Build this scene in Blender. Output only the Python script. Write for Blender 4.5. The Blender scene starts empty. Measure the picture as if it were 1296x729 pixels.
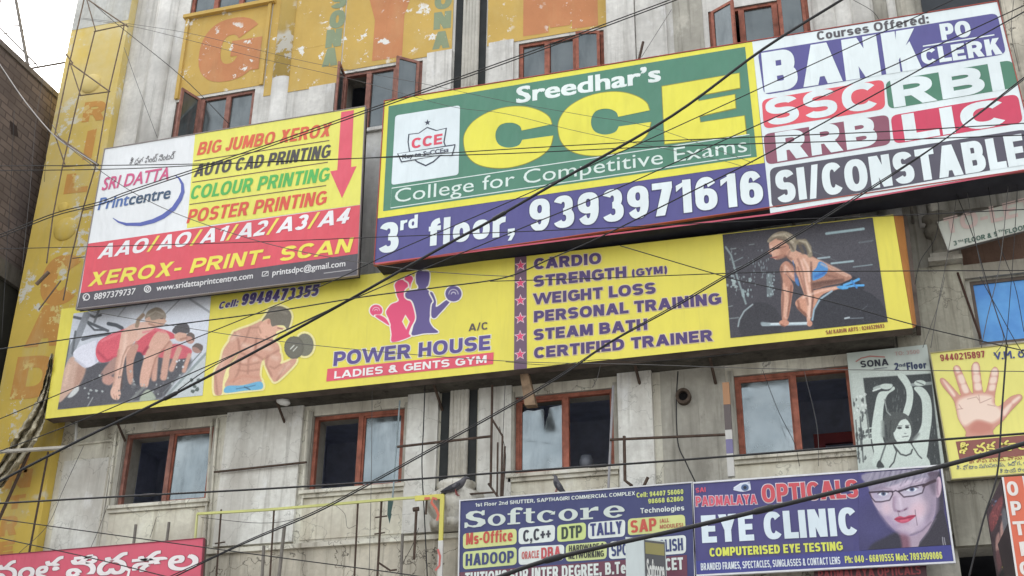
import bpy, bmesh, math, random
import numpy as np
from mathutils import Vector, Matrix
random.seed(7)
scene = bpy.context.scene
COL = scene.collection

# ------------------------------------------------------------------ camera, sky, sun, exposure
F, YAW, PITCH, ROLL = 1605.2, math.radians(-16.67), math.radians(25.86), math.radians(.679)
CAM = Vector((0, -15, 1.6))
_f = Vector((math.sin(YAW)*math.cos(PITCH), math.cos(YAW)*math.cos(PITCH), math.sin(PITCH)))
_r = Vector((math.cos(YAW), -math.sin(YAW), 0)); _u = _r.cross(_f)
RT = math.cos(ROLL)*_r + math.sin(ROLL)*_u; UP = -math.sin(ROLL)*_r + math.cos(ROLL)*_u; FW = _f
cd = bpy.data.cameras.new('camera'); cam = bpy.data.objects.new('camera', cd); COL.objects.link(cam)
cd.sensor_width = 36; cd.lens = 36*F/1296; cd.clip_start = .1; cd.clip_end = 2000
cam.matrix_world = Matrix((RT, UP, -FW)).transposed().to_4x4(); cam.location = CAM
scene.camera = cam
w = bpy.data.worlds.new('World'); scene.world = w; w.use_nodes = True
nt = w.node_tree; bg = nt.nodes['Background']
sky = nt.nodes.new('ShaderNodeTexSky'); sky.sky_type = 'NISHITA'; sky.sun_disc = False
SUN_EL, SUN_AZ = math.radians(56), math.radians(318)
sky.sun_elevation = SUN_EL; sky.sun_rotation = SUN_AZ; sky.air_density = 1.5; sky.dust_density = 4
hs = nt.nodes.new('ShaderNodeHueSaturation'); hs.inputs['Saturation'].default_value = .22
nt.links.new(sky.outputs[0], hs.inputs['Color']); nt.links.new(hs.outputs[0], bg.inputs[0])
bg.inputs[1].default_value = .15
sl = bpy.data.lights.new('sun', 'SUN'); sl.energy = .7; sl.angle = math.radians(30); sl.color = (1, .97, .93)
so = bpy.data.objects.new('sun', sl); COL.objects.link(so)
sd = Vector((math.sin(SUN_AZ)*math.cos(SUN_EL), math.cos(SUN_AZ)*math.cos(SUN_EL), math.sin(SUN_EL)))
so.rotation_euler = sd.to_track_quat('Z', 'Y').to_euler(); so.location = (0, -20, 30)
vs = scene.view_settings; vs.view_transform = 'Standard'; vs.look = 'None'; vs.gamma = 1; vs.exposure = 1.76
vs.use_curve_mapping = False

# ------------------------------------------------------------------ geometry helpers
def ray(px, py):
    return RT*((px-648)/F) + UP*(-(py-364.5)/F) + FW
def at(px, py, y=0.):
    d = ray(px, py); return CAM + d*((y-CAM.y)/d.y)
def proj(p):
    v = p-CAM; z = v.dot(FW); return 648+F*v.dot(RT)/z, 364.5-F*v.dot(UP)/z
class Plane:
    """a vertical plane with axes u (sideways) and z"""
    def __init__(s, o, u=Vector((1, 0, 0)), n=None):
        s.o = o; s.u = u.normalized(); s.n = n or Vector((s.u.y, -s.u.x, 0))
    def hit(s, px, py):
        d = ray(px, py); p = CAM + d*((s.o-CAM).dot(s.n)/d.dot(s.n)); q = p-s.o
        return Vector((q.dot(s.u), q.z))
    def W(s, uv, lift=0.): return s.o + s.u*uv[0] + Vector((0, 0, uv[1])) + s.n*lift
def YP(y): return Plane(Vector((0, y, 0)))

class MB:
    def __init__(s): s.v = []; s.f = []; s.m = []
    def add(s, vs, fs, mi=0):
        b = len(s.v); s.v += [tuple(v) for v in vs]; s.f += [tuple(b+i for i in f) for f in fs]; s.m += [mi]*len(fs); return s
    def box(s, x0, x1, y0, y1, z0, z1, mi=0):
        return s.add([(x0,y0,z0),(x1,y0,z0),(x1,y1,z0),(x0,y1,z0),(x0,y0,z1),(x1,y0,z1),(x1,y1,z1),(x0,y1,z1)],
            [(0,1,5,4),(1,2,6,5),(2,3,7,6),(3,0,4,7),(4,5,6,7),(3,2,1,0)], mi)
    def hexa(s, front, back, mi=0):
        """front: 4 points TL TR BR BL, back the same"""
        return s.add(list(front)+list(back), [(3,2,1,0),(4,5,6,7),(0,1,5,4),(1,2,6,5),(2,3,7,6),(3,0,4,7)], mi)
    def tube(s, pts, r, n=7, mi=0, cap=True):
        pts = [Vector(p) for p in pts]; vs = []; fs = []
        for i, p in enumerate(pts):
            t = (pts[min(i+1, len(pts)-1)]-pts[max(i-1, 0)]).normalized()
            a = Vector((0, 1, 0)) if abs(t.y) < .9 else Vector((0, 0, 1))
            e1 = t.cross(a).normalized(); e2 = t.cross(e1)
            rr = r[i] if isinstance(r, (list, tuple)) else r
            vs += [p+(e1*math.cos(2*math.pi*k/n)+e2*math.sin(2*math.pi*k/n))*rr for k in range(n)]
        for i in range(len(pts)-1):
            fs += [(i*n+k, i*n+(k+1) % n, (i+1)*n+(k+1) % n, (i+1)*n+k) for k in range(n)]
        if cap: fs += [tuple(range(n))[::-1], tuple((len(pts)-1)*n+k for k in range(n))]
        return s.add(vs, fs, mi)
    def lathe(s, prof, c, n=32, flute=0, amp=0, mi=0):
        vs = []; fs = []
        for r, z in prof:
            for k in range(n):
                a = 2*math.pi*k/n; rr = r*(1+amp*abs(math.sin(flute*a/2))) if flute else r
                vs.append((c[0]+rr*math.cos(a), c[1]+rr*math.sin(a), z))
        for i in range(len(prof)-1):
            fs += [(i*n+k, i*n+(k+1) % n, (i+1)*n+(k+1) % n, (i+1)*n+k) for k in range(n)]
        fs += [tuple(range(n))[::-1], tuple((len(prof)-1)*n+k for k in range(n))]
        return s.add(vs, fs, mi)
    def build(s, name, mats, parent=None, smooth=False):
        root = parent
        while root is not None and root.parent is not None: root = root.parent
        off = root.location if root is not None else Vector((0, 0, 0))
        me = bpy.data.meshes.new(name)
        me.from_pydata([(v[0]-off.x, v[1]-off.y, v[2]-off.z) for v in s.v], [], s.f)
        mats = mats if isinstance(mats, (list, tuple)) else [mats]
        for m in mats: me.materials.append(m)
        me.polygons.foreach_set('material_index', s.m)
        if smooth: me.polygons.foreach_set('use_smooth', [True]*len(s.f))
        me.update()
        o = bpy.data.objects.new(name, me); COL.objects.link(o)
        if parent is not None: o.parent = parent
        return o
def tag(o, label=None, cat=None, group=None, kind=None):
    if label: o['label'] = label
    if cat: o['category'] = cat
    if group: o['group'] = group
    if kind: o['kind'] = kind
    return o
def thing(name, loc, label, cat, group=None):
    o = bpy.data.objects.new(name, None); COL.objects.link(o); o.location = loc; o.empty_display_size = .2
    return tag(o, label, cat, group)
def spline(pts, n=8):
    pts = [Vector(p) for p in pts]; out = []
    P = [pts[0]*2-pts[1]]+pts+[pts[-1]*2-pts[-2]]
    for i in range(1, len(P)-2):
        a, b, c, d = P[i-1:i+3]
        for k in range(n):
            t = k/n
            out.append(.5*((2*b)+(c-a)*t+(2*a-5*b+4*c-d)*t*t+(3*b-a-3*c+d)*t**3))
    out.append(pts[-1]); return out

# ------------------------------------------------------------------ materials
KB = .94
def lin(c):
    return [((x/255/12.92) if x <= 10 else ((x/255+.055)/1.055)**2.4) for x in c]
def base(c): return [min(.9, x*KB) for x in lin(c)]
def nodes(name, rough=.5, spec=.5):
    m = bpy.data.materials.new(name); m.use_nodes = True; n = m.node_tree.nodes; b = n['Principled BSDF']
    b.inputs['Roughness'].default_value = rough; b.inputs['Specular IOR Level'].default_value = spec
    return m, m.node_tree, n, b
def noise(t, scale, detail=5, stretch=None, rough=.6):
    n = t.nodes.new('ShaderNodeTexNoise'); n.inputs['Scale'].default_value = scale; n.inputs['Detail'].default_value = detail
    n.inputs['Roughness'].default_value = rough
    g = t.nodes.new('ShaderNodeNewGeometry'); src = g.outputs['Position']
    if stretch:
        mp = t.nodes.new('ShaderNodeMapping'); mp.inputs['Scale'].default_value = stretch
        t.links.new(src, mp.inputs[0]); src = mp.outputs[0]
    t.links.new(src, n.inputs['Vector']); return n.outputs['Fac']
def ramp(t, src, lo, hi, a=0., b=1.):
    r = t.nodes.new('ShaderNodeMapRange'); r.inputs[1].default_value = lo; r.inputs[2].default_value = hi
    r.inputs[3].default_value = a; r.inputs[4].default_value = b; t.links.new(src, r.inputs[0]); return r.outputs[0]
def mix(t, fac, a, b, mode='MIX'):
    m = t.nodes.new('ShaderNodeMix'); m.data_type = 'RGBA'; m.blend_type = mode
    if isinstance(fac, float): m.inputs[0].default_value = fac
    else: t.links.new(fac, m.inputs[0])
    for i, c in ((6, a), (7, b)):
        if isinstance(c, (list, tuple)): m.inputs[i].default_value = (*c[:3], 1)
        else: t.links.new(c, m.inputs[i])
    return m.outputs[2]
def bump(t, b, src, s=.3, d=.02):
    n = t.nodes.new('ShaderNodeBump'); n.inputs['Strength'].default_value = s; n.inputs['Distance'].default_value = d
    t.links.new(src, n.inputs['Height']); t.links.new(n.outputs[0], b.inputs['Normal'])
_MC = {}
def vinyl(c, dirt=.15):
    k = ('v', tuple(c), dirt)
    if k not in _MC:
        m, t, n, b = nodes('printed_vinyl', .5, .35)
        c0 = base(c)
        f = ramp(t, noise(t, 1.6, 6, (1, 1, .45)), .35, .75)
        f2 = ramp(t, noise(t, 9, 4, (1.5, 1, .15)), .55, .8)
        x = mix(t, f, c0, [v*(1-dirt)+.012 for v in c0])
        x = mix(t, f2, x, [v*(1-dirt*.9)+.01 for v in c0])
        st = ramp(t, noise(t, 7, 6, (1, 1, .06), .7), .6, .72, 0, .5)
        x = mix(t, st, x, [v*(1-dirt*1.3)+.02 for v in c0])
        t.links.new(x, b.inputs['Base Color']); bump(t, b, noise(t, 1.5, 3, (1.5, 1, .6)), .5, .12)
        _MC[k] = m
    return _MC[k]
def flat(c, rough=.6, spec=.3, metal=0., var=.25, scale=6):
    k = ('f', tuple(c), rough, metal, var, scale)
    if k not in _MC:
        m, t, n, b = nodes('painted_surface', rough, spec); b.inputs['Metallic'].default_value = metal
        c0 = base(c)
        t.links.new(mix(t, ramp(t, noise(t, scale, 6), .35, .7), c0, [v*(1-var) for v in c0]), b.inputs['Base Color'])
        _MC[k] = m
    return _MC[k]
def concrete(name, c, stain=(95, 88, 78), amount=.5, crack=0.):
    m, t, n, b = nodes(name, .9, .15); c0 = base(c)
    big = noise(t, .9, 6); streak = noise(t, 2.6, 6, (1, 1, .16)); fine = noise(t, 14, 6)
    x = mix(t, ramp(t, big, .34, .66), [min(.85, v*1.22) for v in c0], [v*.7 for v in c0])
    x = mix(t, ramp(t, streak, .47, .7, 0, amount), x, base(stain))
    x = mix(t, ramp(t, noise(t, 5, 8, (1, 1, .5), .75), .6, .72, 0, amount*.8), x, [v*.55 for v in base(stain)])
    x = mix(t, ramp(t, fine, .3, .7, 0, .45), x, [v*.62 for v in c0])
    # narrow rain drips and soot runs
    x = mix(t, ramp(t, noise(t, 8, 6, (1, 1, .045), .65), .55, .68, 0, amount*.75), x, [v*.8 for v in base(stain)])
    x = mix(t, ramp(t, noise(t, 21, 5, (1, 1, .03), .6), .6, .7, 0, amount*.6), x, [v*.6 for v in base(stain)])
    # pale lime patches
    x = mix(t, ramp(t, noise(t, 2.2, 7, (1, 1, .6), .7), .58, .7, 0, .55), x, [min(.8, v*1.35) for v in c0])
    if crack:
        v = t.nodes.new('ShaderNodeTexVoronoi'); v.feature = 'DISTANCE_TO_EDGE'; v.inputs['Scale'].default_value = 1.3
        g = t.nodes.new('ShaderNodeNewGeometry'); nz = t.nodes.new('ShaderNodeTexNoise'); nz.inputs['Scale'].default_value = 3.5; nz.inputs['Detail'].default_value = 6
        t.links.new(g.outputs['Position'], nz.inputs['Vector'])
        vm = t.nodes.new('ShaderNodeVectorMath'); vm.operation = 'MULTIPLY_ADD'; vm.inputs[1].default_value = (.8, .8, .8)
        t.links.new(nz.outputs['Color'], vm.inputs[0]); t.links.new(g.outputs['Position'], vm.inputs[2]); t.links.new(vm.outputs[0], v.inputs['Vector'])
        x = mix(t, ramp(t, v.outputs[0], .012, .002, 0, crack), x, base((70, 64, 58)))
    t.links.new(x, b.inputs['Base Color']); bump(t, b, fine, .35, .02); return m
def flaking(name, c, under=(228, 226, 218), thr=.66, fade=.25):
    m, t, n, b = nodes(name, .8, .2); c0 = base(c)
    x = mix(t, ramp(t, noise(t, 1.4, 6), .3, .7), c0, [v*.82 for v in c0])
    x = mix(t, ramp(t, noise(t, 3, 7, (1, 1, .3), .7), .5, .75, 0, fade), x, base((205, 190, 140)))
    x = mix(t, ramp(t, noise(t, 4, 5, (1, 1, .25)), .58, .8, 0, .35), x, [v*.55 for v in c0])
    # bare patches: ragged flakes gathered in clusters
    f1 = ramp(t, noise(t, 3.4, 9, None, .7), thr, thr+.012); f2 = ramp(t, noise(t, .75, 4), .46, .52)
    mu = t.nodes.new('ShaderNodeMath'); mu.operation = 'MULTIPLY'; t.links.new(f1, mu.inputs[0]); t.links.new(f2, mu.inputs[1])
    x = mix(t, mu.outputs[0], x, base(under))
    f3 = ramp(t, noise(t, 9, 8, None, .75), .64, .655); mu2 = t.nodes.new('ShaderNodeMath'); mu2.operation = 'MULTIPLY'; t.links.new(f3, mu2.inputs[0]); t.links.new(f2, mu2.inputs[1])
    x = mix(t, mu2.outputs[0], x, base(under))
    t.links.new(x, b.inputs['Base Color']); bump(t, b, noise(t, 20, 5), .2, .01); return m
M = {}
M['wall_low'] = concrete('plaster_lower', (230, 222, 206), (122, 110, 92), .65, .6)
M['wall_up'] = concrete('plaster_upper', (224, 221, 214), (150, 146, 138), .5)
M['wall_dark'] = concrete('plaster_grimy', (184, 180, 168), (84, 78, 68), .7)
M['rough'] = concrete('rough_plaster', (208, 200, 182), (100, 92, 80), .65, .85)
M['cream'] = concrete('cream_plaster', (230, 221, 202), (150, 134, 106), .5, .4)
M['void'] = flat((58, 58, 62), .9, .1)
M['ledge'] = concrete('shaded_stained_soffit', (92, 88, 80), (52, 48, 44), .8)  # grime plus the shade under the gym board, both put into the colour
M['ribbed'] = concrete('weathered_rib', (205, 201, 190), (120, 108, 84), .8)
M['pilaster'] = concrete('pilaster_plaster', (232, 227, 216), (140, 132, 120), .55, .3)
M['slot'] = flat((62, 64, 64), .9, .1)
M['yellow_paint'] = flaking('yellow_wall_paint', (208, 174, 98), thr=.585)
M['pier_paint'] = flaking('pier_yellow_paint', (224, 194, 96), (216, 212, 198), .57, .75)
M['orange_paint'] = flaking('orange_letter_paint', (204, 140, 98), thr=.585, fade=.2)
M['pier_orange'] = flaking('pier_letter_paint', (214, 158, 88), (222, 200, 130), .55, .5)
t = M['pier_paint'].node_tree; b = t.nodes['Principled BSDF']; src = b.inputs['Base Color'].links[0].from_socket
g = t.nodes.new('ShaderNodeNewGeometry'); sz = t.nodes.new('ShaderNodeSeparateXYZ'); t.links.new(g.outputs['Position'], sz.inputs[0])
zr = ramp(t, sz.outputs['Z'], 10.5, 15.5, 0, .6); mm = t.nodes.new('ShaderNodeMath'); mm.operation = 'MULTIPLY'; t.links.new(zr, mm.inputs[0]); t.links.new(ramp(t, noise(t, 1.7, 7, None, .65), .36, .6, .25, 1), mm.inputs[1])  # paler with height: hazy veil put into the paint, besides real fading
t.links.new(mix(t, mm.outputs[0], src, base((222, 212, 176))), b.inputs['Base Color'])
M['column_paint'] = flaking('column_yellow_paint', (210, 180, 106), (226, 222, 210), .5, .5)
M['green_paint'] = flaking('grey_green_letter_paint', (146, 158, 128), thr=.7, fade=.1)
M['frame'] = flat((170, 104, 84), .65, .3, 0, .55, 11)
M['frame_old'] = flat((160, 112, 98), .65, .3, 0, .5, 11)
M['frame_dark'] = flat((120, 66, 54), .65, .3, 0, .4, 8)
M['rust'] = flat((92, 76, 66), .8, .3, .2, .5, 14)
M['pale_rust'] = flat((132, 114, 98), .8, .3, .1, .45, 14)
M['steel'] = flat((128, 122, 114), .6, .4, .4, .4, 10)
M['cable'] = flat((34, 33, 34), .55, .4, 0, .2, 3)
M['cable_grey'] = flat((92, 90, 88), .6, .4, 0, .2, 3)
M['cable_pale'] = flat((176, 172, 168), .6, .4, 0, .2, 3)
M['back'] = flat((112, 100, 92), .8, .2, .0, .5, 4)
M['dark_back'] = flat((58, 58, 64), .8, .2, 0, .4, 4)
M['room'] = flat((178, 184, 194), .9, .1)
M['room_dark'] = flat((214, 220, 238), .9, .1)
M['reveal'] = concrete('reveal_plaster', (170, 166, 156), (110, 104, 95), .4)
def pane(name, c1, c2, metal, rough):
    m, t, n, b = nodes(name, rough, .6); b.inputs['Metallic'].default_value = metal
    x = mix(t, ramp(t, noise(t, 1.3, 5), .35, .65), base(c1), base(c2))
    x = mix(t, ramp(t, noise(t, 6, 7, (1, 1, .2), .7), .5, .72, 0, .6), x, [v*.55 for v in base(c2)])
    t.links.new(x, b.inputs['Base Color']); t.links.new(ramp(t, noise(t, 4, 6), .35, .7, rough*.6, rough*3.5), b.inputs['Roughness'])
    bump(t, b, noise(t, 1.1, 2), .05, .02); return m
M['glass'] = pane('reflective_pane', (146, 154, 156), (118, 128, 132), .72, .09)
M['glass_dark'] = pane('dark_pane', (112, 118, 118), (90, 98, 100), .5, .07)
# brick
m, t, n, b = nodes('dark_brick', .9, .1)
br = t.nodes.new('ShaderNodeTexBrick'); br.inputs['Scale'].default_value = 1
br.inputs['Brick Width'].default_value = .3; br.inputs['Row Height'].default_value = .12; br.inputs['Mortar Size'].default_value = .012
br.inputs['Color1'].default_value = (*base((126, 113, 106)), 1); br.inputs['Color2'].default_value = (*base((108, 98, 93)), 1); br.inputs['Mortar'].default_value = (*base((92, 82, 78)), 1)
g = t.nodes.new('ShaderNodeNewGeometry'); sx = t.nodes.new('ShaderNodeSeparateXYZ'); cx = t.nodes.new('ShaderNodeCombineXYZ')
t.links.new(g.outputs['Position'], sx.inputs[0]); t.links.new(sx.outputs['Y'], cx.inputs[0]); t.links.new(sx.outputs['Z'], cx.inputs[1]); t.links.new(cx.outputs[0], br.inputs['Vector'])
t.links.new(mix(t, ramp(t, noise(t, 1.5, 7), .45, .75, 0, .6), br.outputs['Color'], base((88, 78, 74))), b.inputs['Base Color']); M['brick'] = m
m, t, n, b = nodes('printed_picture', .5, .35)
va = t.nodes.new('ShaderNodeVertexColor'); va.layer_name = 'print'; t.links.new(va.outputs[0], b.inputs['Base Color']); M['print'] = m
m, t, n, b = nodes('street_asphalt', .9, .2)
t.links.new(mix(t, noise(t, 3, 8), [.16, .155, .15], [.24, .235, .225]), b.inputs['Base Color']); M['asphalt'] = m

# ------------------------------------------------------------------ ground
g_ = MB().add([(-300, -300, 0), (300, -300, 0), (300, 300, 0), (-300, 300, 0)], [(0, 1, 2, 3)]).build('ground', M['asphalt']); tag(g_, kind='structure')

# ------------------------------------------------------------------ main building
bld = thing('commercial_building', (-5, 0, 0), 'weathered grey concrete commercial building covered with signboards', 'building')
WX = [(-10.24, -8.82), (-7.31, -5.97), (-4.43, -3.12), (-1.57, -.16)]
ROWS = [(6.52, 7.59), (12.16, 13.28), (15.0, 16.1)]
X0, X1, ZT = -11.3, .42, 18.
WT = .42
def wall_cells(x0, x1, z0, z1, mat, parent, holes, name='wall', y=0.):
    xs = sorted({x0, x1, *[v for h in holes for v in h[:2] if x0 < v < x1]}); zs = sorted({z0, z1, *[v for h in holes for v in h[2:] if z0 < v < z1]})
    mb = MB()
    for i in range(len(xs)-1):
        for j in range(len(zs)-1):
            a, b_, c, d = xs[i], xs[i+1], zs[j], zs[j+1]
            if any(h[0] <= a+1e-4 and b_ <= h[1]+1e-4 and h[2] <= c+1e-4 and d <= h[3]+1e-4 for h in holes): continue
            mb.add([(a, y, c), (b_, y, c), (b_, y, d), (a, y, d)], [(0, 1, 2, 3)])
    for h in holes:
        if h[2] >= z1-1e-4 or h[3] <= z0+1e-4: continue
        a, b_, c, d = h; B = y+WT
        mb.add([(a, y, c), (a, B, c), (a, B, d), (a, y, d)], [(0, 1, 2, 3)], 1).add([(b_, B, c), (b_, y, c), (b_, y, d), (b_, B, d)], [(0, 1, 2, 3)], 1)
        mb.add([(a, y, c), (b_, y, c), (b_, B, c), (a, B, c)], [(0, 1, 2, 3)], 1).add([(a, y, d), (a, B, d), (b_, B, d), (b_, y, d)], [(0, 1, 2, 3)], 1)
    return mb.build(name, [mat, M['reveal']], parent)
holes = [(a, b_, c, d) for a, b_ in WX for c, d in ROWS]
wall_cells(X0, X1, 5.78, 9.3, M['wall_low'], bld, [h for h in holes if h[2] < 8])
wall_cells(X0, X1, 9.3, ZT, M['wall_up'], bld, [h for h in holes if h[2] > 8])
wall_cells(X0, X1, 0, 5.78, M['rough'], bld, [], 'lower_wall', -.03)
# back of the wall and rooms behind the openings
for (a, b_) in WX:
    for k, (c, d) in enumerate(ROWS):
        mb = MB(); y0, y1 = WT, (2.1 if k == 0 else 3.6); A, B_, C_, D_ = a-.75, b_+.75, c-.9, d+.35
        mb.add([(A, y0, C_), (B_, y0, C_), (B_, y0, D_), (A, y0, D_), (A, y1, C_), (B_, y1, C_), (B_, y1, D_), (A, y1, D_)],
               [(4, 5, 6, 7), (0, 4, 7, 3), (5, 1, 2, 6), (3, 7, 6, 2), (0, 1, 5, 4)])
        mb.add([(A, y0+.004, C_), (B_, y0+.004, C_), (B_, y0+.004, c), (A, y0+.004, c)], [(0, 1, 2, 3)])
        mb.add([(A, y0+.004, d), (B_, y0+.004, d), (B_, y0+.004, D_), (A, y0+.004, D_)], [(0, 1, 2, 3)])
        mb.add([(A, y0+.004, c), (a, y0+.004, c), (a, y0+.004, d), (A, y0+.004, d)], [(0, 1, 2, 3)])
        mb.add([(b_, y0+.004, c), (B_, y0+.004, c), (B_, y0+.004, d), (b_, y0+.004, d)], [(0, 1, 2, 3)])
        mb.build('room_interior', M['room_dark'] if k == 0 else M['room'], bld)
# roof and end walls so the block is solid from the side
mb = MB().box(X0+.01, X1-.01, 3.8, 9, 0, ZT-.02).box(X0, X1, .01, 9, ZT, ZT+.15)
mb.add([(X0+.002, .002, 0), (X0+.002, 3.8, 0), (X0+.002, 3.8, ZT), (X0+.002, .002, ZT)], [(0, 1, 2, 3)])
mb.build('rear_block', M['wall_dark'], bld)

def bar(mb, x0, x1, z0, z1, y0, y1, mi=0): mb.box(x0, x1, y0, y1, z0, z1, mi)
def window_low(i, pane_right):
    a, b_ = WX[i]; c, d = ROWS[0]; fr = .052; mb = MB(); xm = (a+b_)/2+.02
    y0, y1 = .045, .115
    bar(mb, a+.002, a+fr, c+.002, d-.002, y0, y1); bar(mb, b_-fr, b_-.002, c+.002, d-.002, y0, y1)
    bar(mb, a+fr, b_-fr, d-fr, d-.003, y0, y1); bar(mb, a+fr, b_-fr, c+.003, c+fr*.6, y0, y1)
    bar(mb, xm-.035, xm+.035, c+fr*.6, d-fr, y0-.01, y1-.01)
    wdw = mb.build('window', M['frame'] if i else M['frame_old'], bld)
    x0, x1 = (xm+.035, b_-fr) if pane_right else (a+fr, xm-.035)
    s = .025; mb = MB()
    bar(mb, x0, x0+s, c+fr*.6, d-fr, y0+.015, y1-.02); bar(mb, x1-s, x1, c+fr*.6, d-fr, y0+.015, y1-.02)
    bar(mb, x0+s, x1-s, d-fr-s, d-fr, y0+.015, y1-.02); bar(mb, x0+s, x1-s, c+fr*.6, c+fr*.6+s, y0+.015, y1-.02)
    mb.build('sash', M['frame'], wdw)
    mb = MB()
    if i == 2:   # broken pane: a dark gap where a shard has fallen
        zc = d-fr-s; X = lambda f: x0+s+(x1-x0-2*s)*f; Z = lambda f: c+fr*.6+s+(zc-c-fr*.6-s)*f
        lo = [(X(0), Z(0)), (X(1), Z(0)), (X(1), Z(.93)), (X(.68), Z(.91)), (X(.64), Z(.78)), (X(.6), Z(.74)), (X(.56), Z(.58)), (X(.54), Z(.9)), (X(.3), Z(.88)), (X(.12), Z(.9)), (X(0), Z(.87))]
        n_ = len(lo); mb.add([(x, .082, z) for x, z in lo]+[(x, .088, z) for x, z in lo], [tuple(range(n_)), tuple(range(n_, 2*n_))[::-1]]+[(k, n_+k, n_+(k+1) % n_, (k+1) % n_) for k in range(n_)])
    else: bar(mb, x0+s, x1-s, c+fr*.6+s, d-fr-s, .082, .088)
    mb.build('glass_pane', M['glass'], wdw)
    mb = MB(); bar(mb, a-.09, b_+.07, c-.05, c-.004, -.09, .04); bar(mb, a-.07, b_+.05, c-.1, c-.053, -.05, .0)
    mb.build('sill', M['wall_low'], wdw)
    for u0, u1 in ((a-.07, a-.004), (b_+.004, b_+.07)): MB().box(u0, u1, -.03, -.002, c, d+.06).build('architrave', M['wall_dark'], wdw)
    return wdw
for i, pr in enumerate((True, True, False, False)): window_low(i, pr)
def casement(wdw, hinge, wid, c, d, ang, side, mat):
    """an opened leaf; side=+1 opens from a left hinge"""
    mb = MB(); g = MB(); s = .045
    dx, dy = math.cos(ang)*side, -math.sin(ang)
    def P(u, z, o=0): return (hinge+dx*u+dy*o*side, -.01+dy*u-dx*o*side, z)
    def slab(m_, u0, u1, z0, z1, o0, o1):
        m_.hexa([P(u0, z1, o0), P(u1, z1, o0), P(u1, z0, o0), P(u0, z0, o0)], [P(u0, z1, o1), P(u1, z1, o1), P(u1, z0, o1), P(u0, z0, o1)])
    slab(mb, 0, s, c, d, 0, .035); slab(mb, wid-s, wid, c, d, 0, .035); slab(mb, s, wid-s, d-s, d, 0, .035); slab(mb, s, wid-s, c, c+s, 0, .035)
    slab(g, s, wid-s, c+s, d-s, .014, .02)
    sh = mb.build('sash', mat, wdw); g.build('leaf_glass', M['glass_dark'], wdw)
def window_up(i, row, leaves):
    a, b_ = WX[i]; c, d = ROWS[row]; fr = .06; mb = MB(); w3 = (b_-a)/3; y0, y1 = .03, .1
    bar(mb, a+.002, a+fr, c+.002, d-.002, y0, y1); bar(mb, b_-fr, b_-.002, c+.002, d-.002, y0, y1)
    bar(mb, a+fr, b_-fr, d-fr*.8, d-.003, y0, y1); bar(mb, a+fr, b_-fr, c+.003, c+fr, y0, y1)
    for k in (1, 2): bar(mb, a+w3*k-.04, a+w3*k+.04, c+fr, d-fr*.8, y0-.01, y1)
    mat = M['frame'] if i >= 2 or row == 2 else M['frame_old']
    wdw = mb.build('window', mat, bld)
    for k in range(3):
        x0, x1 = a+w3*k+(.04 if k else fr), a+w3*(k+1)-(.04 if k < 2 else fr)
        if leaves.get(k) is None:
            m2 = MB(); bar(m2, x0+.003, x1-.003, c+fr, d-fr*.8, .062, .068); m2.build('glass_pane', M['glass_dark'], wdw)
        else:
            ang, side = leaves[k]; casement(wdw, x0 if side > 0 else x1, x1-x0+.02, c+fr, d-fr*.6, ang, side, mat)
    mb = MB(); bar(mb, a-.06, b_+.05, c-.06, c-.004, -.06, .03); mb.build('sill', M['wall_up'], wdw)
R_ = math.radians
window_up(0, 1, {0: (R_(72), -1)}); window_up(1, 1, {0: (R_(80), 1), 2: (R_(40), -1)}); window_up(2, 1, {2: (R_(12), -1)}); window_up(3, 1, {0: (R_(30), 1), 2: (R_(25), -1)})
window_up(0, 2, {}); window_up(1, 2, {}); window_up(2, 2, {}); window_up(3, 2, {})

# pilasters and relief
def strip(name, px0, px1, py, z0, z1, dep, mat, y=0.):
    x0, x1 = at(px0, py).x, at(px1, py).x
    return MB().box(x0, x1, -dep, y-.002, z0, z1).build(name, mat, bld)
strip('pilaster', 283, 380, 590, 5.84, 7.95, .06, M['pilaster'])
strip('pilaster', 785, 829, 560, 5.84, 7.98, .1, M['pilaster'])
strip('pilaster', 516, 555, 560, 5.84, 7.98, .07, M['pilaster'])
strip('pilaster', 606, 648, 560, 5.84, 7.98, .05, M['pilaster'])
strip('wall_panel', 80, 140, 600, 5.84, 7.25, .03, M['pilaster'])
strip('wall_panel', 838, 922, 540, 5.84, 8.1, .012, M['wall_dark'])
for a_, b__ in WX: MB().box(a_-.06, b__+.04, -.012, -.003, 5.86, 6.41).build('apron_panel', M['cream'], bld)
# thin raised beads round the left panel
for q in ([(98, 562), (143, 557)], [(143, 557), (122, 692)], [(147, 546), (136, 640)], [(268, 530), (258, 690)], [(275, 530), (263, 690)], [(390, 520), (382, 640)]):
    MB().tube([at(*q[0], -.03), at(*q[1], -.03)], .018, 6).build('plaster_bead', M['wall_low'], bld)
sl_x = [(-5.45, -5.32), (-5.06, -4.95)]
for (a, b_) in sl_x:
    MB().box(a, b_, -.012, -.002, 5.9+.5, 9.2).box(a, b_, -.012, -.002, 9.35, ZT-.1).build('shadow_slot', M['slot'], bld)  # flat dark strips; the shade of the recesses is put into their colour
mb = MB()
for k in range(5):
    x = -5.31+k*.05+.02; mb.tube([(x, -.03, 6.45), (x, -.03, 9.2)], .035, 10); mb.tube([(x, -.03, 9.35), (x, -.03, ZT-.1)], .035, 10)
mb.build('ribbed_column', M['ribbed'], bld, True)
cp = MB().lathe([(.12, 5.82), (.3, 5.84), (.32, 5.93), (.24, 5.96), (.33, 6.06), (.37, 6.16), (.34, 6.28), (.22, 6.36), (.25, 6.40), (.23, 6.46), (.1, 6.47)], (-5.19, -.02), 64, 26, .09)
cp.build('fluted_capital', M['ribbed'], bld, True)
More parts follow.
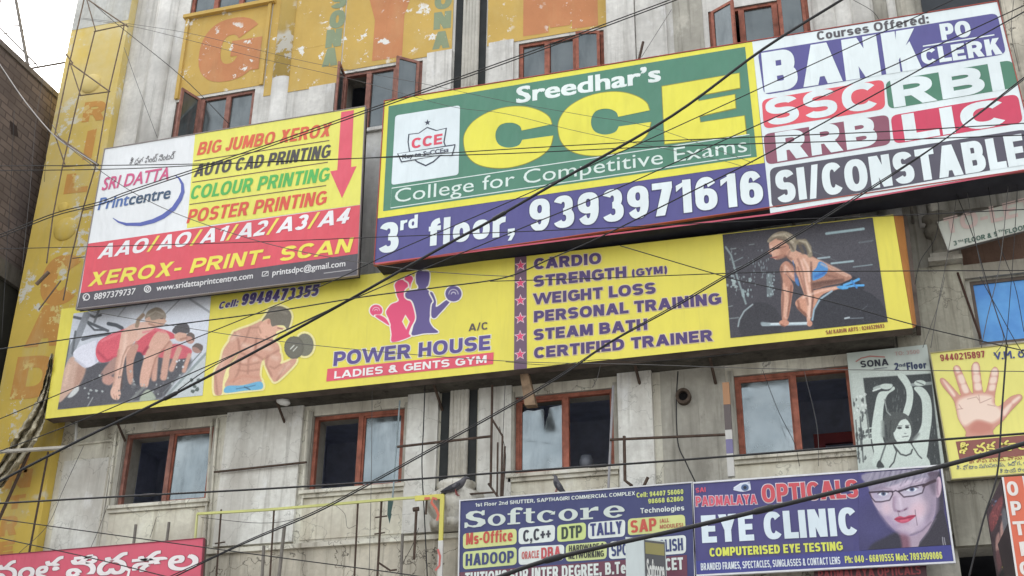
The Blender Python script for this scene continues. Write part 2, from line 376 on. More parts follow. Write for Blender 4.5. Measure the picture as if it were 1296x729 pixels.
# upper relief: rounded columns
def round_col(px, py, r, z0, z1, mat, amp=.6):
    x = at(px, py).x; pts = [(x+r*math.cos(a), -amp*r*math.sin(a)+.0) for a in [math.pi*k/10 for k in range(11)]]
    n_ = len(pts); MB().add([(p[0], p[1]-.002, z0) for p in pts]+[(p[0], p[1]-.002, z1) for p in pts], [(k+1, k, n_+k, n_+k+1) for k in range(n_-1)]+[tuple(range(n_)), tuple(range(n_, 2*n_))[::-1]]).build('round_column', mat, bld, True)
round_col(360, 60, .15, 9.35, 13.9, M['wall_up'], .45); round_col(205, 60, .2, 9.35, ZT-.1, M['wall_up']); round_col(1045, 40, .16, 9.35, ZT-.1, M['wall_up']); round_col(1095, 40, .15, 9.35, ZT-.1, M['wall_up']); round_col(1140, 40, .13, 9.35, ZT-.1, M['wall_up'])
strip('pilaster', 771, 806, 60, 9.35, ZT-.1, .16, M['wall_up']); strip('pilaster', 807, 846, 60, 9.35, ZT-.1, .1, M['wall_up'])
strip('pilaster', 543, 574, 60, 9.35, 13.35, .07, M['wall_up']); strip('pilaster', 620, 651, 60, 9.35, 13.35, .06, M['wall_up']); strip('pilaster', 398, 430, 60, 9.35, 13.1, .05, M['wall_up'])
strip('wall_panel', 852, 890, 30, 9.35, ZT-.1, .01, M['wall_dark'])
# soffit slab above the lower windows and its beam, ledge moulding
MB().box(X0+.3, X1-.02, -.45, -.003, 7.74, 8.1).box(X0+.3, X1-.02, -.3, -.003, 8.104, 8.6).build('sunshade_slab', M['ledge'], bld)
MB().box(-8.85, X1, -.085, -.034, 5.74, 5.8).build('ledge_moulding', M['wall_low'], bld)
# painted yellow fields and letters (each field a thin coat of paint, letters a coat on top)
def quad_part(name, pts, y, mat, th=.004, parent=None):
    P = [at(*p, y) for p in pts]; n_ = len(P); Q = [p+Vector((0, th, 0)) for p in P]
    return MB().add(P+Q, [tuple(range(n_))[::-1], tuple(range(n_, 2*n_))]+[(k, (k+1) % n_, n_+(k+1) % n_, n_+k) for k in range(n_)]).build(name, mat, parent or bld)
def rect_part(name, x0, x1, z0, z1, y, mat): return MB().box(x0, x1, y-.004, y, z0, z1).build(name, mat, bld)
rect_part('painted_field', -10.25, -8.68, 13.33, 14.93, -.004, M['yellow_paint'])
rect_part('painted_field', -8.66, -7.35, 13.9, ZT-.3, -.004, M['yellow_paint'])
rect_part('painted_field', -7.33, -5.5, 13.33, ZT-.3, -.006, M['yellow_paint'])
rect_part('painted_field', -8.66, -7.35, 13.1, 13.896, -.005, M['yellow_paint'])
rect_part('painted_field', -4.93, -3.0, 13.33, ZT-.3, -.006, M['yellow_paint'])
round_col(360, 60, .152, 13.4, ZT-.1, M['column_paint'], .45)
MB().box(-10.26, -10.2, -.05, -.009, 13.32, 14.95).box(-8.74, -8.68, -.05, -.009, 13.32, 14.95).box(-10.3, -8.62, -.09, -.009, 14.935, 15.0).build('window_surround', M['yellow_paint'], bld)

# ------------------------------------------------------------------ lettering helper
# a heavy block face: every glyph is a few bars, rings and diagonals (cap height 1, stem v, bar h)
def _cvx(pts, e):
    if not e: return [Vector(p) for p in pts]
    P = [Vector(p) for p in pts]; n = len(P); ar = sum(P[i].x*P[(i+1) % n].y-P[(i+1) % n].x*P[i].y for i in range(n)); s = 1 if ar > 0 else -1; out = []
    for i in range(n):
        d0 = (P[i]-P[i-1]); d1 = (P[(i+1) % n]-P[i])
        n0 = Vector((d0.y, -d0.x)).normalized()*s; n1 = Vector((d1.y, -d1.x)).normalized()*s; m_ = n0+n1
        out.append(P[i]+m_*(e/max(.35, m_.dot(n0))) if m_.length > 1e-6 else P[i])
    return out
def glyph(ch, v, h, e=0.):
    """-> list of (outline or (outer, inner) strips), width"""
    S = []
    def rect(x0, y0, x1, y1): S.append([Vector(p) for p in ((x0-e, y0-e), (x1+e, y0-e), (x1+e, y1+e), (x0-e, y1+e))])
    def pg(*p): S.append(_cvx(p, e))
    def ring(cx, cy, rx, ry, a0=0, a1=360, k=2.35, vv=None, hh=None, n=0):
        vv = vv or v; hh = hh or h; n = max(4, int(abs(a1-a0)/12)); T = [math.radians(a0+(a1-a0)*i/n) for i in range(n+1)]
        f = lambda t, a, b: Vector((cx+a*math.copysign(abs(math.cos(t))**(2/k), math.cos(t)), cy+b*math.copysign(abs(math.sin(t))**(2/k), math.sin(t))))
        S.append(([f(t, rx+e, ry+e) for t in T], [f(t, max(.004, rx-vv-e), max(.004, ry-hh-e)) for t in T]))
    def bowl(x0, y0, x1, y1):
        r = min((y1-y0)*.62, x1-x0-v*.6); rect(x0, y1-h, x1-r, y1); rect(x0, y0, x1-r, y0+h); ring(x1-r, (y0+y1)/2, r, (y1-y0)/2, -90, 90)
    x = .73
    if ch == 'A': W = .84+v*.4; pg((0, 0), (v*1.08, 0), (W/2+v*.58, 1), (W/2-v*.58, 1)); pg((W, 0), (W-v*1.08, 0), (W/2-v*.58, 1), (W/2+v*.58, 1)); rect(W*.25, .19, W*.75, .19+h*.9)
    elif ch == 'B': W = .62+v*.7; rect(0, 0, v, 1); bowl(v*.8, 0, W, .5+h*.5); bowl(v*.8, .5-h*.5, W-.04, 1)
    elif ch == 'C': W = .66+v*.7; ring(W/2, .5, W/2, .5, 38, 322)
    elif ch == 'D': W = .64+v*.7; rect(0, 0, v, 1); bowl(v*.8, 0, W, 1)
    elif ch == 'E': W = .52+v*.6; rect(0, 0, v, 1); rect(v, 0, W, h); rect(v, 1-h, W, 1); rect(v, .5-h*.48, W-.05, .5+h*.48)
    elif ch == 'F': W = .48+v*.6; rect(0, 0, v, 1); rect(v, 1-h, W, 1); rect(v, .46-h*.48, W-.05, .46+h*.48)
    elif ch == 'G': W = .7+v*.7; ring(W/2, .5, W/2, .5, 38, 335); rect(W*.52, .38, W, .38+h*.9); rect(W-v*.9, .12, W, .5)
    elif ch == 'H': W = .54+v*.9; rect(0, 0, v, 1); rect(W-v, 0, W, 1); rect(v, .5-h*.5, W-v, .5+h*.5)
    elif ch in 'Il': W = v; rect(0, 0, v, 1)
    elif ch == 'J': W = .4+v*.6; rect(W-v, .32, W, 1); ring(W/2, .32, W/2, .32, 185, 360)
    elif ch == 'K': W = .6+v*.7; rect(0, 0, v, 1); pg((v*.9, .24), (W-.02, 1), (W-v*1.35, 1), (v*.9, .56)); pg((W+.02, 0), (W-v*1.3, 0), (v+.04, .46), (v+.06+v*.75, .7))
    elif ch == 'L': W = .48+v*.6; rect(0, 0, v, 1); rect(v, 0, W, h)
    elif ch == 'M': W = .64+v*1.2; rect(0, 0, v, 1); rect(W-v, 0, W, 1); pg((0, 1), (v*1.25, 1), (W/2+v*.38, .06), (W/2-v*.38, .06)); pg((W, 1), (W-v*1.25, 1), (W/2-v*.38, .06), (W/2+v*.38, .06))
    elif ch == 'N': W = .54+v*.95; rect(0, 0, v, 1); rect(W-v, 0, W, 1); pg((0, 1), (v*1.1, 1), (W, 0), (W-v*1.1, 0))
    elif ch == 'O': W = .7+v*.75; ring(W/2, .5, W/2, .5)
    elif ch == 'P': W = .58+v*.7; rect(0, 0, v, 1); bowl(v*.8, .5-h*.85, W, 1)
    elif ch == 'Q': W = .7+v*.75; ring(W/2, .5, W/2, .5); pg((W*.5, .3), (W*.68, .36), (W+.02, -.02), (W-.16, -.08))
    elif ch == 'R': W = .62+v*.7; rect(0, 0, v, 1); bowl(v*.8, .5-h*.65, W-.03, 1); pg((W*.36, .46), (W*.36+v*1.2, .46), (W+.02, 0), (W-v*1.15, 0))
    elif ch in 'Ss':
        k = 1. if ch == 'S' else x; W = (.58+v*.7)*(1 if ch == 'S' else .84); r = (.25+h/k*.25)*k
        ring(W/2, k-r, W/2, r, 22, 270); ring(W/2, r, W/2, r, 90, -158)
    elif ch == 'T': W = .56+v*.6; rect(W/2-v/2, 0, W/2+v/2, 1); rect(0, 1-h, W, 1)
    elif ch == 'U': W = .54+v*.95; rect(0, .36, v, 1); rect(W-v, .36, W, 1); ring(W/2, .37, W/2, .37, 180, 360)
    elif ch == 'V': W = .74+v*.5; pg((0, 1), (v*1.1, 1), (W/2+v*.5, 0), (W/2-v*.5, 0)); pg((W, 1), (W-v*1.1, 1), (W/2-v*.5, 0), (W/2+v*.5, 0))
    elif ch == 'W':
        W = 1.06+v*.7; q = W/4
        for i in range(4): a, b = (i*q*.96+.02, (i+1)*q*.96+.04); (pg((a-v*.45, 1), (a+v*.5, 1), (b+v*.4, 0), (b-v*.45, 0)) if i % 2 == 0 else pg((a-v*.45, 0), (a+v*.4, 0), (b+v*.45, 1), (b-v*.5, 1)))
    elif ch == 'X': W = .68+v*.6; pg((0, 0), (v*1.2, 0), (W-.02, 1), (W-.02-v*1.2, 1)); pg((W, 0), (W-v*1.2, 0), (.02, 1), (.02+v*1.2, 1))
    elif ch == 'Y': W = .68+v*.6; rect(W/2-v/2, 0, W/2+v/2, .5); pg((0, 1), (v*1.2, 1), (W/2+v*.5, .42), (W/2-v*.5, .42)); pg((W, 1), (W-v*1.2, 1), (W/2-v*.5, .42), (W/2+v*.5, .42))
    elif ch == 'Z': W = .56+v*.6; rect(0, 0, W, h); rect(0, 1-h, W, 1); pg((0, h*.9), (v*1.3, h*.9), (W, 1-h*.9), (W-v*1.3, 1-h*.9))
    elif ch == '0': W = .48+v*.7; ring(W/2, .5, W/2, .5)
    elif ch == '1': W = .3+v*.6; rect(W-v, 0, W, 1); pg((0, .66), (0, .66+h*.95), (W-v*.3, 1), (W-v, .8))
    elif ch == '2': W = .48+v*.7; ring(W/2, .69, W/2, .31, 165, -25); rect(0, 0, W, h); pg((0, h*.8), (v*1.2, h*.8), (W, .62), (W-v, .55))
    elif ch == '3': W = .48+v*.7; r = .25+h*.25; ring(W/2-.02, 1-r, W/2-.02, r, 158, -90); ring(W/2, r, W/2, r, 90, -158)
    elif ch == '4': W = .52+v*.7; rect(W-v*1.55, 0, W-v*.55, 1); rect(0, .2, W, .2+h*.95); pg((0, .3), (v*1.1, .3), (W-v*.6, 1), (W-v*1.5, 1))
    elif ch == '5': W = .48+v*.7; rect(.06, 1-h, W-.03, 1); rect(.04, .45, .04+v*.8, 1); ring(W/2, .335, W/2, .335, 150, -158)
    elif ch == '6': W = .48+v*.7; ring(W/2, .325, W/2, .325); ring(W/2, .5, W/2, .5, 32, 190)
    elif ch == '7': W = .46+v*.6; rect(0, 1-h, W, 1); pg((W*.14, 0), (W*.14+v*1.1, 0), (W, 1-h*.9), (W-v*1.2, 1-h*.9))
    elif ch == '8': W = .48+v*.7; r = .25+h*.25; ring(W/2, 1-r, W/2-.02, r); ring(W/2, r, W/2, r)
    elif ch == '9': W = .48+v*.7; ring(W/2, .675, W/2, .325); ring(W/2, .5, W/2, .5, 212, 370)
    elif ch == '.': W = v; rect(0, 0, v, h*1.1)
    elif ch == ',': W = v*1.05; rect(0, 0, v, h*1.2); pg((v*.45, .02), (v, .02), (v*.55, -h*.9), (.0, -h*.9))
    elif ch == ':': W = v; rect(0, 0, v, h*1.1); rect(0, x-h*1.1, v, x)
    elif ch == '-': W = .32+v*.2; rect(0, .4-h*.45, W, .4+h*.45)
    elif ch == '/': W = .34+v*.4; pg((0, -.02), (v*.8, -.02), (W, 1.02), (W-v*.8, 1.02))
    elif ch == '+': W = .6; rect(0, .42-h*.45, W, .42+h*.45); rect(.3-v*.45, .42-.3, .3+v*.45, .42+.3)
    elif ch == '(': W = .2+v*.5; ring(W, .44, W, .64, 110, 250)
    elif ch == ')': W = .2+v*.5; ring(0, .44, W, .64, -70, 70)
    elif ch in "\u2019'": W = v*.9; rect(0, 1-h, W, 1.02); pg((W*.4, 1-h*.9), (W, 1-h*.9), (W*.5, 1-h*1.9), (0, 1-h*1.9))
    elif ch == '&': W = .7+v*.6; ring(W*.42, .76, .22+v*.2, .25, 0, 360); ring(W*.4, .29, W*.4, .3, 20, 340); pg((W*.2, .72), (W*.2+v, .76), (W+.02, 0), (W-v*1.1, 0))
    elif ch == 'a': W = .5+v*.6; ring(W/2, .225+h*.02, W/2, .235); rect(W-v, 0, W, .46); ring(W/2, x-.27, W/2, .27, 0, 160)
    elif ch == 'b': W = .52+v*.6; rect(0, 0, v, 1); ring(W/2, x/2, W/2, x/2)
    elif ch == 'c': W = .48+v*.6; ring(W/2, x/2, W/2, x/2, 42, 318)
    elif ch == 'd': W = .52+v*.6; rect(W-v, 0, W, 1); ring(W/2, x/2, W/2, x/2)
    elif ch == 'e': W = .52+v*.6; ring(W/2, x/2, W/2, x/2, 0, 318); rect(v*.8, x*.5-h*.38, W-.005, x*.5+h*.3)
    elif ch == 'f': W = .3+v*.7; rect(.07, 0, .07+v, .74); ring(.07+(W-.07), .72, W-.07, .3, 96, 180); rect(0, x-h*.85, W, x)
    elif ch == 'g': W = .52+v*.6; ring(W/2, x/2, W/2, x/2); rect(W-v, 0, W, x); ring(W/2, .0, W/2, .26, 200, 360)
    elif ch == 'h': W = .5+v*.6; rect(0, 0, v, 1); rect(W-v, 0, W, x-.28); ring(W/2, x-.29, W/2, .29, 0, 180)
    elif ch == 'i': W = v; rect(0, 0, v, x); rect(0, 1-h, v, 1)
    elif ch == 'k': W = .5+v*.6; rect(0, 0, v, 1); pg((v*.9, .2), (W-.02, x), (W-v*1.35, x), (v*.9, .46)); pg((W, 0), (W-v*1.3, 0), (v+.03, .36), (v+.05+v*.7, .54))
    elif ch == 'm': W = .78+v*.9; rect(0, 0, v, x); rect(W/2-v/2, 0, W/2+v/2, x-.25); rect(W-v, 0, W, x-.25); ring(W/4+v/4, x-.26, W/4+v/4, .26, 0, 180); ring(W*.75-v/4, x-.26, W/4+v/4, .26, 0, 180)
    elif ch == 'n': W = .5+v*.6; rect(0, 0, v, x); rect(W-v, 0, W, x-.28); ring(W/2, x-.29, W/2, .29, 0, 180)
    elif ch == 'o': W = .52+v*.6; ring(W/2, x/2, W/2, x/2)
    elif ch == 'p': W = .52+v*.6; rect(0, -.27, v, x); ring(W/2, x/2, W/2, x/2)
    elif ch == 'r': W = .3+v*.7; rect(0, 0, v, x); ring(W, x-.33, W*.98, .33, 88, 160)
    elif ch == 't': W = .3+v*.7; rect(.07, .2, .07+v, .94); rect(0, x-h*.85, W, x); ring(W, .25, W-.07, .25, 180, 268)
    elif ch == 'u': W = .5+v*.6; rect(W-v, 0, W, x); rect(0, .28, v, x); ring(W/2, .29, W/2, .29, 180, 360)
    elif ch == 'w':
        W = .86+v*.6; q = W/4
        for i in range(4): a, b = i*q, (i+1)*q; (pg((a-v*.4, x), (a+v*.5, x), (b+v*.35, 0), (b-v*.4, 0)) if i % 2 == 0 else pg((a-v*.4, 0), (a+v*.35, 0), (b+v*.4, x), (b-v*.5, x)))
    elif ch == ' ': W = .26
    else: return None, 0
    return S, W
def block_geo(s, v, h, e=0., gap=.1):
    """-> list of (pieces, colour key index) already advanced along x, total width"""
    x = 0; out = []
    for ch in s:
        S, W = glyph(ch, v, h, e)
        if S is None: return None, 0
        out.append((x, S)); x += W+gap-(.065 if ch in 'CcGL' else .035 if ch in 'AVTYFP' else 0)
    return out, max(x0_+(glyph(c_, v, h)[1]) for (x0_, _), c_ in zip(out, s))
_TC = {}
def text_geo(s, bold, shear, spacing, cols):
    k = (s, bold, shear, spacing, tuple(cols))
    if k in _TC: return _TC[k]
    c = bpy.data.curves.new('tmp', 'FONT'); c.body = s; c.offset = bold; c.shear = shear; c.space_character = spacing; c.resolution_u = 3
    c.fill_mode = 'FRONT'
    if cols:
        for _ in range(max(cols)+1): c.materials.append(None)
        for i, ci in enumerate(cols): c.body_format[i].material_index = ci
    o = bpy.data.objects.new('tmp', c); COL.objects.link(o)
    dg = bpy.context.evaluated_depsgraph_get(); me = bpy.data.meshes.new_from_object(o.evaluated_get(dg))
    v = np.zeros(len(me.vertices)*3); me.vertices.foreach_get('co', v); v = v.reshape(-1, 3)[:, :2]
    fs = [tuple(p.vertices) for p in me.polygons]; mi = [p.material_index for p in me.polygons]
    bpy.data.objects.remove(o); bpy.data.curves.remove(c); bpy.data.meshes.remove(me)
    _TC[k] = (v, fs, mi); return _TC[k]
CAPH = .7
def text(parent, pl, s, a, b_, h, h1=None, col=(255, 255, 255), bold=.03, shear=0., out=None, outw=.035, lift=.006, name='lettering', spacing=1.0, cols=None, cmats=None, mat=None, by_box=False, gap=None, face='block'):
    """text whose baseline runs from pixel a to pixel b_ on plane pl, h = cap height in pixels at a"""
    A, B = pl.hit(*a), pl.hit(*b_)
    def zl(p, hh):
        u = pl.hit(*p); q0 = proj(pl.W(u)); q1 = proj(pl.W((u[0], u[1]+.1))); return hh*.1/math.hypot(q1[0]-q0[0], q1[1]-q0[1])
    HA = zl(a, h); HB = zl(b_, h1) if h1 else HA
    mb = MB(); mats = []; wid = (B-A).length
    if face == 'block' and bold >= .02 and all(glyph(ch, .2, .18)[0] is not None for ch in s):
        v = .13+bold*2.2; hb = v*.86; g_ = gap if gap is not None else .115
        G, Wd = block_geo(s, v, hb, 0, g_)
        # widen or narrow stems so their thickness stays in proportion to the height
        sq = (wid/HA)/Wd; G, Wd = block_geo(s, v/max(.75, min(1.3, sq)), hb, 0, g_)
        def put(e, L, mlist):
            bi = len(mats); mats.extend(mlist)
            G2, _ = block_geo(s, v/max(.75, min(1.3, sq)), hb, e, g_)
            for ci, (x0_, S) in enumerate(G2):
                mi = bi+(cols[ci] if cols and len(mlist) > 1 else 0)
                for si, sp in enumerate(S):
                    LL = L+.00035*(si+(ci % 2)*6)
                    def T(p):
                        f = (x0_+p.x)/Wd; q = A+(B-A)*f; hh = HA+(HB-HA)*f
                        return pl.W((q[0]+shear*p.y*HA, q[1]+p.y*hh), LL)
                    if isinstance(sp, tuple):
                        o_, i_ = sp; n_ = len(o_); flip = (o_[0].x-i_[0].x)*(o_[1].y-o_[0].y)-(o_[0].y-i_[0].y)*(o_[1].x-o_[0].x) < 0
                        fs = [(k, k+1, n_+k+1, n_+k) for k in range(n_-1)]
                        mb.add([T(p) for p in o_]+[T(p) for p in i_], [f_[::-1] for f_ in fs] if flip else fs, mi)
                    else:
                        ar = sum(sp[i].x*sp[(i+1) % len(sp)].y-sp[(i+1) % len(sp)].x*sp[i].y for i in range(len(sp)))
                        mb.add([T(p) for p in (sp if ar > 0 else sp[::-1])], [tuple(range(len(sp)))], mi)
        if out is not None: put(outw*1.4, lift-.005, [vinyl(out)])
        put(0., lift, cmats if cmats else [mat or vinyl(col)])
        return mb.build(name, mats, parent)
    v0, _, _ = text_geo(s, 0., shear, spacing, ())
    x0, x1 = v0[:, 0].min(), v0[:, 0].max(); ylo, yhi = (v0[:, 1].min(), v0[:, 1].max()) if by_box else (0, CAPH)
    def put2(bo, L, ms, cl):
        v, fs, mi = text_geo(s, 0., shear, spacing, cl)
        sh_ = [(0, 0)] if bo < .006 else ([(-bo, 0), (bo, 0)] if bo < .014 else [(-bo, -bo*.7), (bo, -bo*.7), (bo, bo*.7), (-bo, bo*.7), (0, 0)])
        bi = len(mats); mats.extend(ms)
        for k_, (ox, oy) in enumerate(sh_):
            pts = []
            for x, y in v:
                f = (x+ox-x0)/(x1-x0); hh = HA+(HB-HA)*f; q = A+(B-A)*f
                pts.append(pl.W((q[0], q[1]+(y+oy-ylo)/(yhi-ylo)*hh), L+.0003*k_))
            k = len(mb.v); mb.v += [tuple(p) for p in pts]; mb.f += [tuple(k+i for i in f) for f in fs]; mb.m += [bi+(m_ if len(ms) > 1 else 0) for m_ in mi]
    if out is not None: put2(bold+outw, lift-.002, [vinyl(out)], ())
    put2(bold, lift, cmats if cmats else [mat or vinyl(col)], tuple(cols) if cols else ())
    return mb.build(name, mats, parent)
def poly(parent, pl, pts, col, lift=.003, name='colour_field', uv=False, th=0, mat=None):
    P = [pl.W(p if uv else pl.hit(*p), lift) for p in pts]
    bm = bmesh.new(); vs = [bm.verts.new(p) for p in P]; f = bm.faces.new(vs); bm.normal_update()
    if f.normal.dot(pl.n) < 0: f.normal_flip()
    bmesh.ops.triangulate(bm, faces=bm.faces[:])
    mb = MB(); bm.verts.index_update(); mb.add([v.co for v in bm.verts], [tuple(v.index for v in f.verts) for f in bm.faces]); bm.free()
    return mb.build(name, mat or vinyl(col), parent)
def rrect_pts(pl, q, r=.05, n=5):
    TL, TR, BR, BL = [pl.hit(*p) for p in q]; out = []
    for c, p, nx_ in ((TL, BL, TR), (TR, TL, BR), (BR, TR, BL), (BL, BR, TL)):
        d0 = (p-c); d1 = (nx_-c); a = c+d0.normalized()*min(r, d0.length*.45); e = c+d1.normalized()*min(r, d1.length*.45)
        for k in range(n+1):
            t_ = k/n; out.append(a*(1-t_)**2+c*2*t_*(1-t_)+e*t_*t_)
    return out
def pill(parent, pl, q, col, r=.06, lift=.003, name='colour_field', border=None, bw=.012):
    pts = rrect_pts(pl, q, r)
    if border is not None:
        cen = sum(pts, Vector((0, 0)))/len(pts)
        big = [p+(p-cen).normalized()*bw for p in pts]; poly(parent, pl, big, border, lift-.001, 'outline', True)
    return poly(parent, pl, pts, col, lift, name, True)
def line(parent, pl, pts, wpx, col, lift=.005, name='rule', mat=None, closed=False, mb=None):
    P = [pl.hit(*p) for p in pts]; own = mb is None; mb = mb or MB()
    p0 = pts[0]; u = pl.hit(*p0); hw = abs(pl.hit(p0[0]+1, p0[1])[0]-u[0])*wpx/2
    if closed: P = P+[P[0]]
    L, R2 = [], []
    for i, p in enumerate(P):
        a = P[max(i-1, 0)] if not (closed and i in (0, len(P)-1)) else P[-2]
        c = P[min(i+1, len(P)-1)] if not (closed and i in (0, len(P)-1)) else P[1]
        d = (c-a).normalized(); nrm = Vector((-d[1], d[0])); k_ = hw
        L.append(pl.W(p+nrm*k_, lift)); R2.append(pl.W(p-nrm*k_, lift))
    n_ = len(P); mb.add(L+R2, [(n_+k, n_+k+1, k+1, k) for k in range(n_-1)])
    return mb.build(name, mat or vinyl(col), parent) if own else mb
def star_pts(c, r, r2=.42, sl=-.1):
    return [(c[0]+(r if k % 2 == 0 else r*r2)*math.sin(math.pi*k/5), c[1]-(r if k % 2 == 0 else r*r2)*math.cos(math.pi*k/5)+sl*(r if k % 2 == 0 else r*r2)*math.sin(math.pi*k/5)) for k in range(10)]

# ------------------------------------------------------------------ printed-picture painter (pixels of a print held as vertex colours)
class Print:
    def __init__(s, pl, q, nx, ny, bgc, cut=False):
        s.pl = pl; TL, TR, BR, BL = [np.array(pl.hit(*p)) for p in q]; s.nx, s.ny = nx, ny
        f = np.linspace(0, 1, nx)[None, :, None]; g = np.linspace(0, 1, ny)[:, None, None]
        s.uv = (TL*(1-f)+TR*f)*(1-g)+(BL*(1-f)+BR*f)*g
        o, uu = np.array(pl.o), np.array(pl.u)
        s.w = o+s.uv[..., :1]*uu+s.uv[..., 1:]*np.array([0, 0, 1.])
        v = s.w-np.array(CAM); z = v@np.array(FW); s.X = 648+F*(v@np.array(RT))/z; s.Y = 364.5-F*(v@np.array(UP))/z
        s.c = np.empty(s.X.shape+(3,)); s.c[:] = bgc; s.a = np.zeros(s.X.shape) if cut else None; s.T = (0, 0, 1.)
        s.rng = np.random.default_rng(3)
    def tr(s, ox, oy, sc): s.T = (ox, oy, sc); return s
    def p(s, pts): ox, oy, k = s.T; return np.array([(ox+x/k, oy+y/k) for x, y in pts], float)
    def _sd(s, P, closed=True):
        d = np.full(s.X.shape, 1e9); ins = np.zeros(s.X.shape, bool); n = len(P)
        for i in range(n if closed else n-1):
            a, b_ = P[i], P[(i+1) % n]; e = b_-a; l2 = max(e@e, 1e-9)
            t_ = np.clip(((s.X-a[0])*e[0]+(s.Y-a[1])*e[1])/l2, 0, 1)
            d = np.minimum(d, np.hypot(s.X-a[0]-t_*e[0], s.Y-a[1]-t_*e[1]))
            if closed:
                if abs(e[1]) > 1e-9:
                    cr = ((a[1] > s.Y) != (b_[1] > s.Y)) & (s.X < e[0]*(s.Y-a[1])/e[1]+a[0]); ins ^= cr
        return np.where(ins, -d, d) if closed else d
    def _apply(s, k, col, cutout=True):
        k = k[..., None]; s.c = s.c*(1-k)+np.array(col, float)*k
        if s.a is not None and cutout: s.a = np.maximum(s.a, k[..., 0])
    @staticmethod
    def smooth(P, n=5):
        out = []; N = len(P)
        for i in range(N):
            a, b_, c, d = P[i-1], P[i], P[(i+1) % N], P[(i+2) % N]
            for k in range(n):
                t_ = k/n; out.append(.5*((2*b_)+(c-a)*t_+(2*a-5*b_+4*c-d)*t_*t_+(3*b_-a-3*c+d)*t_**3))
        return np.array(out)
    def poly(s, pts, col, soft=.7, op=1., sm=True, halo=None):
        P = s.p(pts); P = s.smooth(P) if sm else P; d = s._sd(P)
        if halo: s._apply(np.clip((halo[0]-d)/.7+.5, 0, 1), halo[1])
        s._apply(np.clip(.5-d/max(soft, .05), 0, 1)*op, col); return s
    def ell(s, cx, cy, rx, ry, col, soft=.7, op=1., rot=0., halo=None):
        a = [(cx+rx*math.cos(t_)*math.cos(rot)-ry*math.sin(t_)*math.sin(rot), cy+rx*math.cos(t_)*math.sin(rot)+ry*math.sin(t_)*math.cos(rot)) for t_ in np.linspace(0, 2*math.pi, 21)[:-1]]
        return s.poly(a, col, soft, op, False, halo)
    def stroke(s, pts, w, col, soft=.8, op=1.):
        d = s._sd(s.p(pts), False); s._apply(np.clip((w/2/s.T[2]-d)/max(soft, .05)+.5, 0, 1)*op, col); return s
    def speck(s, box, n, size, col, op=1., vert=1.):
        for _ in range(n):
            x = s.rng.uniform(box[0], box[2]); y = s.rng.uniform(box[1], box[3]); r = s.rng.uniform(.4, 1)*size
            pts = [(x+r*math.cos(a_)*s.rng.uniform(.5, 1), y+vert*r*math.sin(a_)*s.rng.uniform(.5, 1)) for a_ in (0, 1.3, 2.6, 4., 5.1)]
            s.poly(pts, col, .7, op, False)
        return s
    def grain(s, amt=4):
        g = s.rng.normal(0, 1, s.X.shape); g = (g+np.roll(g, 1, 0)+np.roll(g, 1, 1)+np.roll(g, (1, 1), (0, 1)))/2
        s.c = s.c+g[..., None]*amt; return s
    def build(s, parent, lift=.005, name='printed_picture'):
        root = parent
        while root.parent is not None: root = root.parent
        W_ = s.w+np.array(s.pl.n)*lift-np.array(root.location); nx, ny = s.nx, s.ny
        i = np.arange(ny-1)[:, None]*nx+np.arange(nx-1)[None, :]
        fc = np.stack([i+nx, i+nx+1, i+1, i], -1).reshape(-1, 4)
        if s.a is not None:
            a = s.a; keep = np.minimum(np.minimum(a[:-1, :-1], a[1:, :-1]), np.minimum(a[:-1, 1:], a[1:, 1:])) > .45
            fc = fc[keep.reshape(-1)]
        me = bpy.data.meshes.new(name); me.vertices.add(nx*ny); me.vertices.foreach_set('co', W_.reshape(-1))
        me.loops.add(len(fc)*4); me.loops.foreach_set('vertex_index', fc.reshape(-1).astype(np.int32))
        me.polygons.add(len(fc)); me.polygons.foreach_set('loop_start', np.arange(0, len(fc)*4, 4, dtype=np.int32))
        me.update(calc_edges=True); me.validate()
        c = np.clip(s.c, 0, 255)/255; c = np.where(c <= .04045, c/12.92, ((c+.055)/1.055)**2.4)*KB
        at_ = me.color_attributes.new('print', 'FLOAT_COLOR', 'POINT')
        at_.data.foreach_set('color', np.concatenate([c, np.ones(c.shape[:2]+(1,))], -1).reshape(-1).astype(np.float32))
        me.materials.append(M['print'])
        o = bpy.data.objects.new(name, me); COL.objects.link(o); o.parent = parent; return o

def board(name, q, y, dep, col, label, cat='signboard', trim=None, trim_w=.025, back=None, group=None):
    """a signboard: a shallow box whose front corners are q (TL TR BR BL) on the plane y"""
    pl = YP(y); P = [at(*p, y) for p in q]
    t_ = thing(name, Vector(((P[0].x+P[1].x)/2, y, min(P[2].z, P[3].z))), label, cat, group)
    Bk = [p+Vector((0, dep, 0)) for p in P]
    mb = MB(); mb.hexa(P, Bk); mb.m[1:] = [1]*5
    mb.build('panel', [vinyl(col), back or M['back']], t_)
    if trim is not None:
        mb = MB(); c = sum(P, Vector())/4
        for i in range(4):
            a, b_ = P[i], P[(i+1) % 4]; e = (b_-a).normalized(); nrm = Vector((e.z, 0, -e.x))
            if nrm.dot((a+b_)/2-c) < 0: nrm = -nrm
            a0, b0 = a-e*trim_w*(i % 2 == 0), b_+e*trim_w*(i % 2 == 0)
            f = [a0+nrm*trim_w, b0+nrm*trim_w, b0+nrm*.0005, a0+nrm*.0005]; f = [p+Vector((0, -.012, 0)) for p in f]
            mb.hexa(f, [p+Vector((0, .05, 0)) for p in f])
        mb.build('trim', flat(trim, .5, .4, .1, .2), t_)
    return t_, pl

